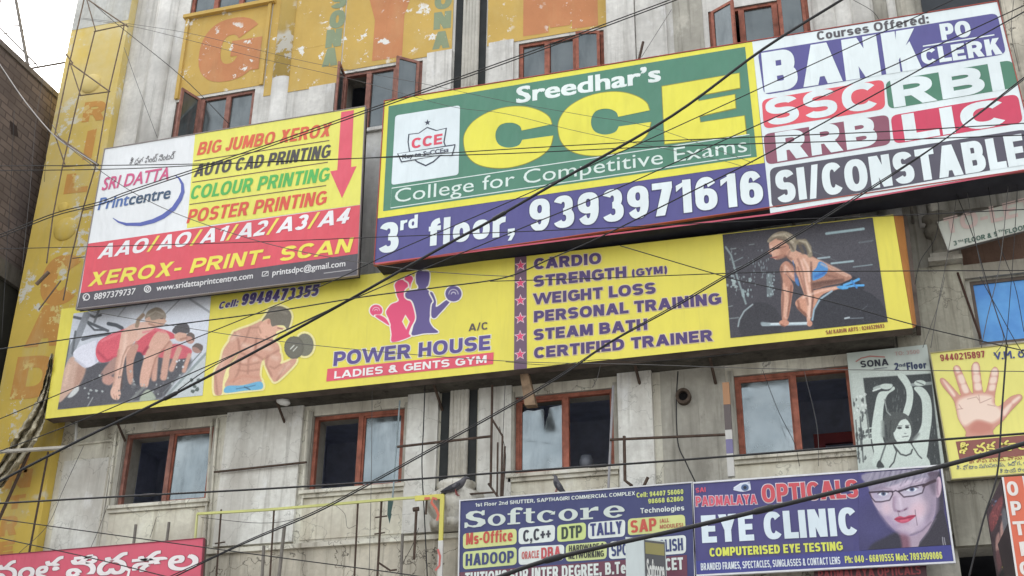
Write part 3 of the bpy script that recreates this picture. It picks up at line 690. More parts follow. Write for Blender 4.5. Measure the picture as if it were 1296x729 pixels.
# ------------------------------------------------------------------ painted letters on the building
WP = YP(-.009)
def wall_letter(s, a, b_, h, mat, bold=.07, y=-.012, h1=None, **k):
    return text(bld, YP(y), s, a, b_, h, h1, bold=bold, lift=0., name='painted_letter', mat=mat, by_box=True, **k)
wall_letter('G', (246, 109), (326, 97), 83, M['orange_paint'], .085)
wall_letter('Y', (448, 81), (532, 68), 126, M['orange_paint'], .085)
wall_letter('M', (662, 46), (757, 32), 92, M['orange_paint'], .085)
for k, ch in enumerate('SONA'):
    x = [418, 416, 411.5, 407][k]; yb = [12, 37, 61, 85][k]
    wall_letter(ch, (x, yb), (x+20, yb-3), 23, M['green_paint'], .09)
    x = [551, 549.5, 548.5, 547][k]; yb = [-10, 13, 38, 63][k]
    wall_letter(ch, (x, yb), (x+22, yb-3), 22, M['green_paint'], .09)
# ------------------------------------------------------------------ the yellow corner pier
pier = thing('painted_pier', Vector((-11.9, 0, 0)), 'faded yellow corner pier with tall orange painted letters at the left end of the facade', 'pier')
pl0, pr0 = -12.43, X0-.004
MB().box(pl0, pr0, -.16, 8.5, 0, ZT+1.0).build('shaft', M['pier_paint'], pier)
PP = YP(-.163)
mtop = concrete('bare_pier_plaster', (206, 206, 200), (170, 160, 130), .5)
MB().box(pl0+.01, pr0-.01, -.166, -.162, 15.05, ZT).build('bare_patch', mtop, pier)
for ch, x0, yb, x1, h in (('R', 103, 155, 132, 26), ('I', 104, 203, 116, 38), ('L', 80, 246, 110, 26), ('C', 46, 388, 98, 66), ('A', 30, 440, 80, 54), ('D', 12, 506, 66, 56),
                     ('C', 6, 590, 40, 34), ('E', 14, 601, 34, 22), ('N', 2, 620, 38, 24), ('T', 6, 646, 30, 18), ('R', -2, 680, 20, 26), ('E', -6, 706, 16, 20)):
    text(pier, PP, ch, (x0, yb), (x1, yb-3.5), h, bold=.09, lift=0., name='painted_letter', mat=M['pier_orange'], by_box=True)
for (px, py, r) in ((115, 106, .19), (83, 290, .21), (26, 553, .19), (80, 262, .09)):
    c = at(px, py, -.16); prof = [(r*math.cos(a), r*math.sin(a)) for a in [math.pi/2*k/7 for k in range(8)]]
    vs = []; fs = []; n_ = 20
    for rr, hh in prof: vs += [(c.x+rr*math.cos(2*math.pi*k/n_), -.16-hh*.34, c.z+rr*math.sin(2*math.pi*k/n_)) for k in range(n_)]
    for i in range(7): fs += [(i*n_+(k+1) % n_, i*n_+k, (i+1)*n_+k, (i+1)*n_+(k+1) % n_) for k in range(n_)]
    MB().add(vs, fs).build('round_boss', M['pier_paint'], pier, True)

# ------------------------------------------------------------------ neighbour with dark brick flank
XN = -12.75
def on_x(px, py, X):
    d = ray(px, py); return CAM+d*((X-CAM.x)/d.x)
ztop = on_x(30, 86, XN).z
nb = thing('brick_building', Vector((XN-3, -1, 0)), 'dark brick building flank rising left of the yellow pier', 'building')
zb0 = on_x(12, 335, XN).z
MB().box(XN-6, XN, -2, 9, zb0, ztop).build('wall', M['brick'], nb)
MB().box(XN-6, XN-.02, -1.98, 8.98, 0, zb0-.3).build('lower_wall', flat((74, 72, 64), .9, .1, 0, .4, 2), nb)
MB().box(XN-6, XN+.05, -2.02, 9.02, zb0-.296, zb0-.004).build('band_course', concrete('band_plaster', (120, 114, 104), (80, 74, 66), .6), nb)
MB().box(XN-6, XN+.03, -2.02, 9.02, ztop+.002, ztop+.1).build('coping', concrete('coping_plaster', (126, 118, 112), (80, 74, 70), .5), nb)
hq = [on_x(x, y, XN) for x, y in ((12, 152), (21, 160), (23, 174), (14, 170))]
MB().add([p+Vector((.006, 0, 0)) for p in hq], [(3, 2, 1, 0)]).build('broken_patch', flat((70, 62, 60), .9, .1), nb)
mast = thing('roof_mast', on_x(37, 92, XN-.5), 'grey steel mast with thin crossbars against the white sky', 'mast')
MY = on_x(37, 90, XN-.5).y
for pts, r in (([(18, -12), (37, 92)], .032), ([(-6, 33), (24, 32.5)], .014), ([(-6, 45), (31, 38)], .011), ([(-4, 31), (47, 83)], .016), ([(37, 87), (88, 78)], .02), ([(37, 82), (84, 70)], .01), ([(3, -8), (-4, 20)], .014)):
    MB().tube([at(*p, MY) for p in pts], r, 7).build('pole' if r > .03 else 'crossbar', M['steel'], mast)

# ------------------------------------------------------------------ left printing board
t_, pl = board('signboard', [(133, 189), (462, 135), (452, 348), (97, 391)], -.85, .1, (236, 238, 238),
    'white, yellow and red printing-shop board with a downward red arrow, upper left', trim=(150, 140, 136), trim_w=.012, back=M['dark_back'])
R1 = (224, 88, 100); YL = (236, 231, 108); DK = (74, 70, 72)
poly(t_, pl, [(247, 170.5), (462, 135.4), (456.5, 259), (236.5, 289)], YL, name='yellow_field')
poly(t_, pl, [(111.5, 308.5), (456.3, 259.5), (453.6, 321), (102, 371)], R1, name='red_field')
poly(t_, pl, [(102, 371), (453.6, 321), (452.1, 347.7), (97.5, 390.4)], (88, 84, 90), name='grey_field')
for s, a, b_, h, c in (('BIG JUMBO XEROX', (249, 197), (417, 172.5), 16.5, (224, 104, 72)), ('AUTO CAD PRINTING', (245, 224.5), (417, 199.5), 16.5, (80, 76, 76)),
        ('COLOUR PRINTING', (240, 253), (415.5, 229.5), 17.5, (92, 186, 92)), ('POSTER PRINTING', (236, 283), (412, 259), 17.5, (224, 92, 74))):
    text(t_, pl, s, a, b_, h, col=c, bold=.035, shear=.14, spacing=.95)
for a, b_ in (((246, 204), (417, 178)), ((243.5, 231), (415, 205.5)), ((240, 259), (413, 235))): line(t_, pl, [a, b_], 1.2, (110, 80, 70))
poly(t_, pl, [(432, 142), (448, 139.5), (444.5, 211.5), (451.5, 210.5), (433, 251), (418, 217), (427, 215.5)], (232, 96, 112), .005, 'arrow')
ym = vinyl((240, 226, 100)); wm = vinyl((242, 240, 240))
s = 'AAO/AO/A1/A2/A3/A4'
text(t_, pl, s, (123, 328), (440, 282.5), 18.5, bold=.05, shear=.28, cols=[1 if ch == '/' else 0 for ch in s], cmats=[wm, ym])
text(t_, pl, 'XEROX- PRINT- SCAN', (111, 363), (443, 319.5), 18, col=(242, 228, 92), bold=.05, shear=.2)
text(t_, pl, '8897379737', (119, 379.5), (171, 372.5), 8, col=(232, 230, 228), bold=.015)
text(t_, pl, 'www.sridattaprintcentre.com', (198, 368.5), (320, 352.5), 7.5, col=(232, 230, 228), bold=.015)
text(t_, pl, 'printsdpc@gmail.com', (345, 349), (437, 337), 7.5, col=(232, 230, 228), bold=.015)
line(t_, pl, [(410, 346), (445, 341.5)], 1.2, (170, 168, 168))
def ring(cx, cy, r, w_, c, parent, pl_): line(parent, pl_, [(cx+r*math.cos(a), cy+r*math.sin(a)) for a in np.linspace(0, 2*math.pi, 15)[:-1]], w_, c, .006, 'icon', closed=True)
ring(109.5, 376, 4, 1.3, (232, 230, 228), t_, pl); ring(187, 366, 4, 1.3, (232, 230, 228), t_, pl); ring(187, 366, 1.8, 1., (232, 230, 228), t_, pl)
line(t_, pl, [(106.5, 381), (108, 376), (110, 374)], 1.2, (232, 230, 228), .007, 'icon')
line(t_, pl, [(332, 350), (332.5, 344.5), (340, 343.5), (339.5, 349), (332, 350), (336, 347), (340, 343.5)], 1.1, (232, 230, 228), .006, 'icon')
text(t_, pl, 'SRI DATTA', (129, 241), (213, 227), 16, col=(214, 96, 138), bold=.02, shear=.16, face='plain')
text(t_, pl, 'Printcentre', (124, 266), (215, 251), 15.5, bold=.018, shear=.1, face='plain', cols=[0]*5+[1]*6, cmats=[vinyl((92, 120, 178)), vinyl((70, 92, 118))])
text(t_, pl, 'శీ దత పింట్ సెంటర్', (164, 209.5), (221, 201), 8, col=(120, 118, 120), bold=.012)
sw = [(143, 276), (150, 281), (160, 284), (178, 284), (194, 280), (207, 274), (220, 264), (228, 252), (231.5, 243), (231, 233), (227, 226), (222, 222)]
lo_, hi_ = [], []
for i, p in enumerate(sw):
    a, b_ = Vector(sw[max(i-1, 0)]), Vector(sw[min(i+1, len(sw)-1)]); d = (b_-a).normalized(); q = Vector((-d.y, d.x))*(.4+2.5*math.sin(math.pi*i/(len(sw)-1)))
    lo_.append((p[0]+q.x, p[1]+q.y)); hi_.append((p[0]-q.x, p[1]-q.y))
poly(t_, pl, lo_+hi_[::-1], (92, 104, 176), .005, 'swoosh')

# ------------------------------------------------------------------ big coaching board
t_, pl = board('signboard', [(487, 128), (1262, 2.2), (1314.5, 212.5), (474, 335)], -.95, .5, (88, 84, 142),
    'huge green, blue and white coaching-class board with bubble-lettered course names, upper right', trim=(176, 84, 70), trim_w=.011, back=M['dark_back'])
YC = (237, 229, 84); GR = (84, 136, 112); WH = (232, 241, 241); BL = (92, 88, 148)
poly(t_, pl, [(487.2, 128.4), (952, 53), (967.5, 206.3), (478, 276.5)], YC, name='yellow_field')
poly(t_, pl, [(492, 134.5), (943, 59.5), (958, 198.5), (485, 267.5)], GR, .005, 'green_field')
poly(t_, pl, [(952, 53), (1261.8, 2.6), (1314, 212), (975, 270)], WH, name='white_field')
line(t_, pl, [(474.5, 334), (975, 271.5), (1313.5, 212.5)], 2, (196, 84, 104), .006, 'red_rule')
pill(t_, pl, [(500.5, 146.5), (582.5, 133.5), (580.5, 221.5), (495.5, 234.5)], (228, 238, 240), .05, .007, 'badge')
sh = [(517, 170), (530, 168.5), (541, 161), (553, 165), (566, 162), (563, 180), (565, 186), (560, 196), (549, 206), (539, 211), (528, 206), (519, 198), (517.5, 190), (516, 180)]
poly(t_, pl, sh, (60, 66, 82), .009, 'crest'); cx = sum(p[0] for p in sh)/len(sh); cy = sum(p[1] for p in sh)/len(sh)
poly(t_, pl, [(cx+(x-cx)*.93, cy+(y-cy)*.93) for x, y in sh], (228, 238, 240), .011, 'crest_field')
text(t_, pl, 'CCE', (521, 189), (560, 182.5), 13, col=(226, 84, 104), bold=.05, lift=.013)
rb = [(503, 195), (577, 183), (573, 198), (560, 196.5), (520, 204), (508, 206)]
cx = sum(p[0] for p in rb)/6; cy = sum(p[1] for p in rb)/6
poly(t_, pl, rb, (60, 66, 82), .015, 'ribbon'); poly(t_, pl, [(cx+(x-cx)*.96, cy+(y-cy)*.86) for x, y in rb], (228, 238, 240), .017, 'ribbon_field')
text(t_, pl, 'Key to SuCCEss', (510, 202), (568, 193), 5.5, col=(84, 88, 104), bold=.03, lift=.019)
poly(t_, pl, star_pts((541.3, 155.5), 4), (60, 66, 82), .009, 'star')
text(t_, pl, 'Sreedhar\u2019s', (654.5, 130.5), (835.5, 102.5), 20, col=(236, 244, 240), bold=.028, face='plain')
def bigC(dx, dy, k_, name):
    cr = [(553, 425), (540, 395), (500, 370), (440, 355), (370, 358), (300, 378), (240, 415), (208, 460), (203, 500), (215, 545), (250, 580), (310, 597), (380, 597), (450, 580), (510, 550), (545, 515), (558, 470), None,
          (435, 487), (425, 505), (405, 515), (375, 518), (345, 508), (330, 485), (330, 455), (345, 430), (370, 420), (400, 420), (425, 432), (433, 450)]
    i = cr.index(None); A_ = [Vector((640+x/3.036, y/3.036)) for x, y in cr[:i]]; B_ = [Vector((640+x/3.036, y/3.036)) for x, y in cr[i+1:]]
    o = [(p.x, p.y) for p in spline([q.to_3d() for q in A_], 4)+spline([q.to_3d() for q in B_], 4)]
    o = [(765+dx+(x-765)*k_, 158+dy+(y-158)*k_) for x, y in o]; cx, cy = 765+dx, 158+dy
    k = [(cx+(x-cx)*1.018, cy+(y-cy)*1.025) for x, y in o]
    poly(t_, pl, k, (150, 146, 66), .006, 'letter_outline'); poly(t_, pl, o, YC, .008, name)
bigC(-121.5, 17, .965, 'letter'); bigC(0, 0, 1., 'letter')
E_ = [(838, 110), (935.5, 93), (936.5, 111.5), (883, 121.5), (884, 128.5), (930, 120), (931, 137), (885, 147.5), (886.5, 155.5), (942, 147), (944.5, 170.5), (841.5, 182.5)]
poly(t_, pl, [(837, 109), (936.5, 92), (937.5, 112.5), (884.3, 122.3), (884.8, 127.5), (931, 119), (932, 138), (886, 148.3), (887, 154.5), (943, 146), (945.7, 171.5), (840.6, 183.6)], (150, 146, 66), .006, 'letter_outline')
poly(t_, pl, E_, YC, .008, 'letter')
line(t_, pl, [(496, 238.5), (948.5, 170.5), (950.5, 196.5), (494.5, 263.5)], 1.2, (226, 238, 232), .007, 'white_frame', closed=True)
text(t_, pl, 'College for Competitive Exams', (499.5, 257), (946, 192), 17.5, col=(224, 238, 230), bold=.004, lift=.008)
text(t_, pl, '3', (478.5, 321.5), (504, 318.5), 39, col=WH, bold=.05)
text(t_, pl, 'rd', (506.5, 292), (528.5, 288.5), 17, col=WH, bold=.05)
text(t_, pl, 'floor,', (542, 312), (652, 297.5), 34, col=WH, bold=.05)
text(t_, pl, '9393971616', (670, 294), (967, 257.5), 41, 43, col=WH, bold=.045, out=(70, 66, 110), outw=.02)
text(t_, pl, 'Courses Offered:', (1034.5, 51.5), (1176, 29.5), 11, col=(92, 88, 92), bold=.04)
pill(t_, pl, [(959, 66), (1262, 16.5), (1273.5, 68.5), (967, 120.5)], BL, .09, .005)
text(t_, pl, 'BANK', (968, 118.5), (1166, 87.5), 52, 53, col=WH, bold=.07)
text(t_, pl, 'PO', (1192, 51.5), (1230, 46.5), 21, col=WH, bold=.06)
line(t_, pl, [(1168, 59), (1258.5, 44.5)], 2, WH, .008)
text(t_, pl, 'CLERK', (1167.5, 82.5), (1268.5, 68.5), 20, 21, col=WH, bold=.06)
pill(t_, pl, [(964, 126.5), (1118.5, 100.5), (1120.5, 138), (967, 163.5)], (230, 92, 104), .09, .005)
text(t_, pl, 'SSC', (971, 160.5), (1115, 136.5), 35, col=WH, bold=.06)
pill(t_, pl, [(1120.5, 103), (1281, 76), (1289, 110.5), (1124.5, 138.5)], (82, 132, 108), .09, .005)
text(t_, pl, 'RBI', (1131.5, 136.5), (1272, 113.5), 35, col=WH, bold=.07)
pill(t_, pl, [(966, 170), (1124.5, 145), (1127.5, 183), (970, 209)], (146, 86, 104), .09, .005)
text(t_, pl, 'RRB', (984, 205), (1111.5, 183.5), 37, col=WH, bold=.07)
pill(t_, pl, [(1127, 146.5), (1288, 119), (1295, 155.5), (1131.5, 182.5)], (210, 70, 98), .09, .005)
text(t_, pl, 'LIC', (1145.5, 179), (1279, 157.3), 34, col=WH, bold=.07)
pill(t_, pl, [(974, 213), (1300, 163.5), (1310, 206), (977, 264)], (88, 84, 96), .09, .005)
text(t_, pl, 'SI/CONSTABLE', (984, 258), (1300, 208.5), 41.5, 40, col=WH, bold=.055)
for px in (520, 640, 848, 1000, 1150):
    q = at(px, 335-(px-474)*.1457, -.6); MB().tube([(q.x, -.62, q.z-.03), (q.x, -.62, q.z-.18)], .022, 6).tube([(q.x, -.62, q.z-.16), (q.x+.02, -.012, q.z-.2)], .018, 6).build('support_bracket', M['steel'], t_)

# ------------------------------------------------------------------ gym board
t_, pl = board('signboard', [(78, 391), (1130.5, 271.5), (1155, 415), (57, 530)], -.62, .2, (234, 221, 92),
    'very long yellow gym board with weight-training pictures and a pink and purple couple logo', trim=None)
PU = (88, 76, 136)
poly(t_, pl, [(651.5, 326), (666.5, 324.3), (667, 466.3), (650.5, 468)], (114, 88, 108), .003, 'divider_strip')
for x, y in ((659, 336), (658.8, 358.5), (658.8, 380.5), (658.8, 403), (658.4, 425.7), (658.4, 448.7)):
    poly(t_, pl, star_pts((x, y), 8), (240, 214, 220), .005, 'star_outline'); poly(t_, pl, star_pts((x, y), 6), (226, 84, 122), .007, 'star')
for s, a, b_, h in (('CARDIO', (676, 341.5), (761, 334), 14), ('STRENGTH', (675.6, 363.5), (793, 351.5), 14), ('(GYM)', (800, 350.5), (844.5, 346), 9.5), ('WEIGHT LOSS', (676, 385.7), (830, 371.5), 14),
        ('PERSONAL TRAINING', (676, 408), (913, 385), 14), ('STEAM BATH', (675.6, 431), (819.5, 417.5), 14), ('CERTIFIED TRAINER', (676, 454), (902, 431.5), 14)):
    text(t_, pl, s, a, b_, h, col=(84, 66, 116), bold=.07, out=(226, 206, 170), outw=.05)
text(t_, pl, 'Cell:', (276.5, 391.5), (300.5, 387.5), 9, col=(86, 74, 128), bold=.06, shear=.2, out=(232, 226, 214), outw=.05)
text(t_, pl, '9948473355', (304.5, 387), (402, 374.5), 14.5, col=(86, 74, 128), bold=.06, shear=.15, out=(232, 226, 214), outw=.05)
text(t_, pl, 'POWER HOUSE', (422, 463.5), (620.5, 442.5), 18, 18.5, col=(98, 84, 146), bold=.055, out=(238, 232, 214), outw=.04)
text(t_, pl, 'A/C', (593, 419.5), (618, 417), 9.5, col=(96, 84, 84), bold=.035)
poly(t_, pl, [(414.5, 467), (625, 446), (624.2, 461), (413, 483)], (228, 92, 110), .004, 'banner')
text(t_, pl, 'LADIES & GENTS GYM', (423, 479.5), (616, 459.5), 9.5, col=(244, 240, 236), bold=.05)
text(t_, pl, 'SAI KARUN ARTS : 9246529693', (1045.5, 423.5), (1119.5, 415), 5, col=(150, 90, 60), bold=.03)
# slanted end cheek, brown-orange
e0, e1 = at(1131, 272, -.615), at(1155.5, 415, -.615); b0, b1 = at(1143, 273.5, -.42), at(1160, 412, -.42)
MB().hexa([e0, b0, b1, e1], [p+Vector((-.03, .06, 0)) for p in (e0, b0, b1, e1)]).build('end_panel', flat((196, 132, 72), .6, .3, 0, .2, 3), t_)
MB().hexa([b0, b0+Vector((.05, .02, 0)), b1+Vector((.05, .02, 0)), b1], [p+Vector((0, .3, 0)) for p in (b0, b0+Vector((.05, .02, 0)), b1+Vector((.05, .02, 0)), b1)]).build('end_frame', M['back'], t_)
gym = t_
for px in (140, 345, 545, 800, 895):
    q = at(px, 530-(px-57)*.1043, -.42); MB().tube([(q.x, -.43, q.z+.06), (q.x+.03, -.012, q.z-.3)], .02, 6).tube([(q.x, -.44, q.z+.03), (q.x, -.012, q.z+.03)], .02, 6).build('support_bracket', M['rust'], t_)
# picture 1: row of people bending over treadmills
P = Print(pl, [(93.5, 397), (267.5, 373.5), (256.5, 500.5), (73, 518.5)], 300, 220, (206, 210, 218)).tr(70, 380, 5.03)
P.poly([(480, 40), (1000, 0), (1000, 200), (620, 230)], (222, 226, 234), 10)
for a, b_, w_ in (((860, -5), (1005, 90), 14), ((790, 0), (690, 100), 8), ((450, 40), (400, 105), 8), ((600, 10), (560, 80), 6)): P.stroke([a, b_], w_, (166, 170, 178))
P.poly([(10, 700), (40, 560), (110, 500), (190, 430), (250, 400), (380, 380), (520, 340), (600, 400), (700, 330), (860, 370), (840, 450), (760, 520), (690, 620), (520, 645)], (88, 87, 92), 5)
P.poly([(975, 340), (935, 605), (700, 628), (870, 430)], (196, 202, 202), 3); P.stroke([(960, 340), (720, 600)], 16, (150, 160, 160)); P.stroke([(930, 330), (690, 590)], 6, (110, 118, 118))
P.speck((860, 480, 935, 600), 9, 22, (90, 100, 96))
for a, w_, c in (([(120, 108), (165, 118), (230, 150), (335, 195)], 18, (92, 96, 102)), ([(190, 80), (250, 108), (290, 95)], 16, (110, 112, 116)), ([(340, 150), (390, 160), (425, 178)], 24, (84, 88, 94)), ([(200, 95), (150, 220), (60, 420)], 44, (146, 150, 156)), ([(175, 250), (230, 232), (345, 215)], 20, (100, 104, 110)), ([(210, 150), (250, 190), (320, 190)], 12, (90, 94, 100)), ([(90, 260), (60, 420)], 16, (98, 104, 108)), ([(130, 200), (110, 340)], 14, (104, 108, 112)), ([(250, 140), (280, 60)], 14, (130, 132, 138))): P.stroke(a, w_, c)
P.poly([(110, 360), (190, 430), (155, 530), (95, 590), (20, 650), (45, 500), (62, 430)], (206, 172, 154), 2); P.poly([(150, 400), (195, 430), (160, 530), (120, 560)], (186, 148, 130), 4)
P.poly([(115, 350), (150, 300), (220, 270), (272, 252), (300, 275), (285, 380), (190, 430)], (228, 228, 238)); P.stroke([(270, 260), (262, 390)], 16, (200, 200, 214), 3)
P.poly([(520, 235), (560, 195), (640, 178), (740, 205), (765, 240), (700, 262), (620, 335), (560, 352), (505, 330)], (214, 94, 106), 1.2)
P.poly([(500, 350), (560, 350), (560, 520), (505, 520)], (70, 72, 80), 2)
P.poly([(690, 292), (790, 280), (870, 320), (830, 370), (700, 370), (640, 350)], (206, 100, 110), 1.5)
for a, w_ in (([(790, 310), (740, 440)], 34), ([(855, 350), (820, 450)], 26), ([(640, 360), (630, 500)], 34), ([(725, 280), (710, 360), (690, 490)], 44)): P.stroke(a, w_, (206, 160, 142), 2)
P.poly([(620, 235), (690, 192), (730, 262), (640, 370), (605, 490), (585, 555), (540, 540), (552, 420)], (220, 174, 154), 1.5); P.stroke([(730, 262), (640, 370), (605, 490)], 9, (180, 130, 112), 2)
P.poly([(265, 290), (300, 245), (420, 190), (490, 180), (470, 260), (430, 340), (360, 382), (290, 396), (260, 350)], (222, 98, 112)); P.stroke([(275, 330), (330, 385), (400, 360)], 16, (190, 76, 92), 3); P.stroke([(300, 260), (420, 205)], 10, (236, 130, 140), 3)
P.poly([(290, 470), (370, 370), (410, 380), (400, 440), (330, 500)], (172, 138, 128), 2); P.poly([(300, 500), (340, 480), (380, 500), (350, 540), (310, 530)], (196, 150, 136), 2)
P.poly([(430, 210), (500, 150), (620, 140), (630, 180), (560, 230), (510, 262)], (228, 190, 172), 1.2)
P.poly([(462, 310), (530, 285), (498, 400), (495, 525), (465, 520), (452, 400)], (196, 152, 134), 1.5)
P.stroke([(440, 340), (425, 460), (420, 560)], 14, (96, 78, 74), 2.5); P.poly([(432, 192), (500, 183), (528, 225), (490, 285), (452, 350), (430, 450), (414, 560), (418, 600), (402, 634), (366, 626), (352, 585), (374, 520), (386, 420), (406, 300), (416, 240)], (226, 184, 164), 1.2); P.stroke([(405, 320), (388, 430), (372, 540)], 12, (198, 154, 136), 3); P.stroke([(450, 220), (440, 320), (415, 440)], 16, (240, 206, 188), 4); P.stroke([(372, 600), (380, 625)], 3, (170, 120, 104)); P.stroke([(388, 605), (392, 628)], 3, (170, 120, 104)); P.stroke([(520, 270), (460, 300), (432, 360), (410, 470)], 8, (184, 140, 122), 2)
P.poly([(572, 115), (600, 70), (650, 50), (695, 75), (702, 130), (690, 160), (640, 165), (590, 150)], (218, 178, 156), 1.2)
P.poly([(572, 118), (590, 72), (650, 46), (700, 80), (702, 120), (660, 120), (615, 128), (600, 105)], (158, 146, 132), 1.2); P.stroke([(590, 100), (640, 70), (690, 90)], 8, (190, 180, 164), 2); P.stroke([(560, 95), (530, 125), (520, 165)], 24, (160, 138, 118), 1.5)
P.ell(800, 230, 42, 34, (216, 172, 152)); P.poly([(745, 195), (780, 155), (840, 150), (858, 195), (840, 212), (790, 205), (765, 215)], (92, 88, 90))
P.ell(860, 245, 30, 34, (196, 150, 136)); P.poly([(835, 225), (860, 205), (888, 225), (880, 262), (868, 235)], (110, 98, 92))
P.ell(905, 308, 34, 30, (170, 134, 122)); P.poly([(872, 300), (900, 274), (940, 290), (932, 325), (900, 300)], (112, 98, 92))
P.stroke([(690, 118), (706, 135), (694, 142)], 7, (214, 172, 150), 1); P.stroke([(672, 118), (688, 116)], 5, (110, 90, 80), 1); P.stroke([(600, 150), (640, 168), (680, 160)], 9, (176, 130, 112), 3); P.stroke([(800, 250), (835, 240)], 8, (160, 116, 98), 3); P.stroke([(560, 205), (640, 190), (700, 205)], 8, (232, 128, 138), 3); P.stroke([(590, 300), (560, 340)], 14, (160, 60, 76), 3); P.stroke([(130, 380), (190, 425)], 12, (196, 196, 208), 3); P.stroke([(90, 420), (60, 540)], 18, (224, 192, 172), 4)
P.speck((430, 440, 860, 600), 22, 13, (176, 182, 180), .8).speck((170, 470, 330, 650), 8, 18, (190, 196, 194), .9).speck((760, 380, 850, 470), 5, 16, (216, 218, 222))
P.speck((200, 450, 700, 640), 30, 16, (70, 70, 76), .6).speck((420, 520, 700, 640), 16, 20, (120, 120, 122), .5)
P.poly([(80, 615), (140, 545), (150, 575), (110, 615)], (206, 208, 206), 1.5); P.stroke([(205, 680), (240, 620)], 7, (150, 152, 152)); P.stroke([(480, 640), (560, 560)], 18, (130, 132, 130), 2); P.poly([(540, 645), (560, 590), (600, 570), (640, 630)], (170, 178, 160), 2)
P.grain(4).build(gym)
# picture 2: bare-chested man curling a dumbbell (cut out)
P = Print(pl, [(266, 384), (404, 370), (404, 487), (266, 502)], 260, 230, (234, 221, 92), cut=True).tr(265, 380, 5.83)
HL = (3.0, (238, 226, 160)); SK = (210, 160, 138); SD = (166, 116, 98); HI = (232, 198, 178)
def man(HL):
    P.poly([(190, 232), (150, 300), (105, 370), (85, 450), (45, 520), (35, 600), (42, 692), (92, 692), (102, 590), (135, 490), (205, 390), (240, 320)], SK, halo=HL)
    P.poly([(430, 405), (470, 378), (522, 388), (532, 440), (525, 472), (600, 445), (642, 435), (622, 482), (500, 597), (460, 578), (420, 490), (408, 440)], SK, halo=HL)
    P.poly([(190, 235), (300, 192), (350, 170), (400, 160), (470, 290), (508, 325), (516, 388), (430, 412), (385, 462), (372, 560), (382, 605), (250, 625), (118, 640), (145, 560), (152, 500), (222, 380), (150, 310)], SK, halo=HL)
    P.poly([(398, 160), (440, 138), (500, 190), (556, 208), (520, 222), (496, 232), (488, 262), (440, 292), (380, 270), (360, 210)], (228, 178, 154), halo=HL)
    P.poly([(386, 158), (420, 108), (450, 62), (520, 44), (582, 70), (606, 112), (600, 160), (578, 218), (552, 188), (500, 186), (462, 192), (446, 140), (420, 140)], (120, 113, 100), halo=HL); P.stroke([(440, 100), (500, 70), (570, 100)], 14, (140, 132, 118), 3)
    P.poly([(132, 634), (250, 628), (376, 600), (388, 655), (260, 668), (118, 684)], (112, 176, 208), halo=HL)
man(HL); man(None)
P.ell(440, 160, 11, 20, (206, 150, 128), rot=.3); P.stroke([(505, 205), (540, 214)], 5, (120, 84, 70)); P.stroke([(470, 262), (490, 250)], 5, (160, 100, 88))
for a, w_, c in (([(225, 385), (280, 410), (335, 400), (345, 290)], 10, SD), ([(340, 400), (400, 438), (455, 405), (510, 370)], 10, SD), ([(350, 275), (342, 380), (290, 440), (285, 540)], 8, SD), ([(215, 470), (280, 480), (368, 460)], 7, SD), ([(210, 515), (270, 525), (365, 512)], 7, SD), ([(235, 425), (220, 520), (180, 600)], 10, SD), ([(190, 240), (215, 300), (225, 380), (160, 460)], 12, SD), ([(300, 200), (270, 290), (232, 340)], 8, SD), ([(430, 410), (420, 480), (460, 560)], 10, SD), ([(525, 475), (480, 505), (450, 490)], 7, SD), ([(380, 240), (365, 200), (310, 205)], 6, SD), ([(420, 270), (470, 300)], 8, SD), ([(150, 600), (250, 560), (370, 570)], 16, (204, 146, 124)), ([(45, 560), (60, 690)], 10, SD), ([(560, 490), (500, 590)], 8, SD)): P.stroke(a, w_, c, 3, .8)
for a, w_ in (([(165, 290), (210, 255)], 26), ([(250, 330), (310, 350)], 30), ([(380, 350), (450, 360)], 26), ([(470, 420), (500, 430)], 30), ([(250, 450), (262, 448)], 20), ([(330, 440), (345, 438)], 20), ([(110, 420), (85, 500)], 14), ([(590, 470), (520, 540)], 12)): P.stroke(a, w_, HI, 5, .7)
P.stroke([(200, 655), (290, 640), (340, 628)], 8, (84, 130, 160)); P.stroke([(260, 640), (300, 660)], 9, (70, 100, 120))
P.ell(705, 330, 66, 84, (122, 120, 104), halo=HL); P.ell(625, 350, 74, 86, (104, 101, 88), halo=None); P.ell(625, 350, 60, 72, (112, 109, 96), 3)
P.stroke([(600, 360), (625, 335)], 8, (220, 220, 208)); P.stroke([(620, 375), (648, 345)], 7, (210, 210, 198)); P.poly([(596, 440), (640, 432), (632, 450), (600, 458)], SK)
P.grain(3).build(gym)
# logo silhouettes
P = Print(pl, [(464, 349), (590, 336), (590, 424), (464, 437)], 270, 190, (234, 221, 92), cut=True).tr(460, 340, 7.293)
HW = (1.7, (244, 238, 226)); PK = (228, 84, 122); PP_ = (102, 90, 142)
P.poly([(485, 60), (505, 30), (560, 20), (605, 30), (612, 80), (600, 150), (580, 185), (640, 240), (645, 320), (625, 400), (610, 480), (640, 540), (690, 590), (560, 600), (450, 618), (455, 560), (480, 450), (470, 350), (440, 290), (380, 275), (380, 235), (430, 205), (500, 190), (505, 160), (488, 130)], PP_, halo=HW)
P.poly([(615, 225), (640, 225), (670, 300), (675, 355), (770, 290), (800, 305), (700, 420), (660, 458), (628, 440), (632, 340), (650, 300)], PP_, halo=HW)
P.ell(832, 233, 75, 72, PP_, halo=HW); P.ell(832, 233, 46, 44, (226, 222, 226), op=.9); P.ell(832, 236, 40, 40, PP_); P.ell(832, 236, 24, 22, (226, 222, 226), op=.9); P.ell(832, 240, 17, 17, PP_); P.poly([(780, 240), (885, 240), (885, 290), (780, 290)], PP_, sm=False)
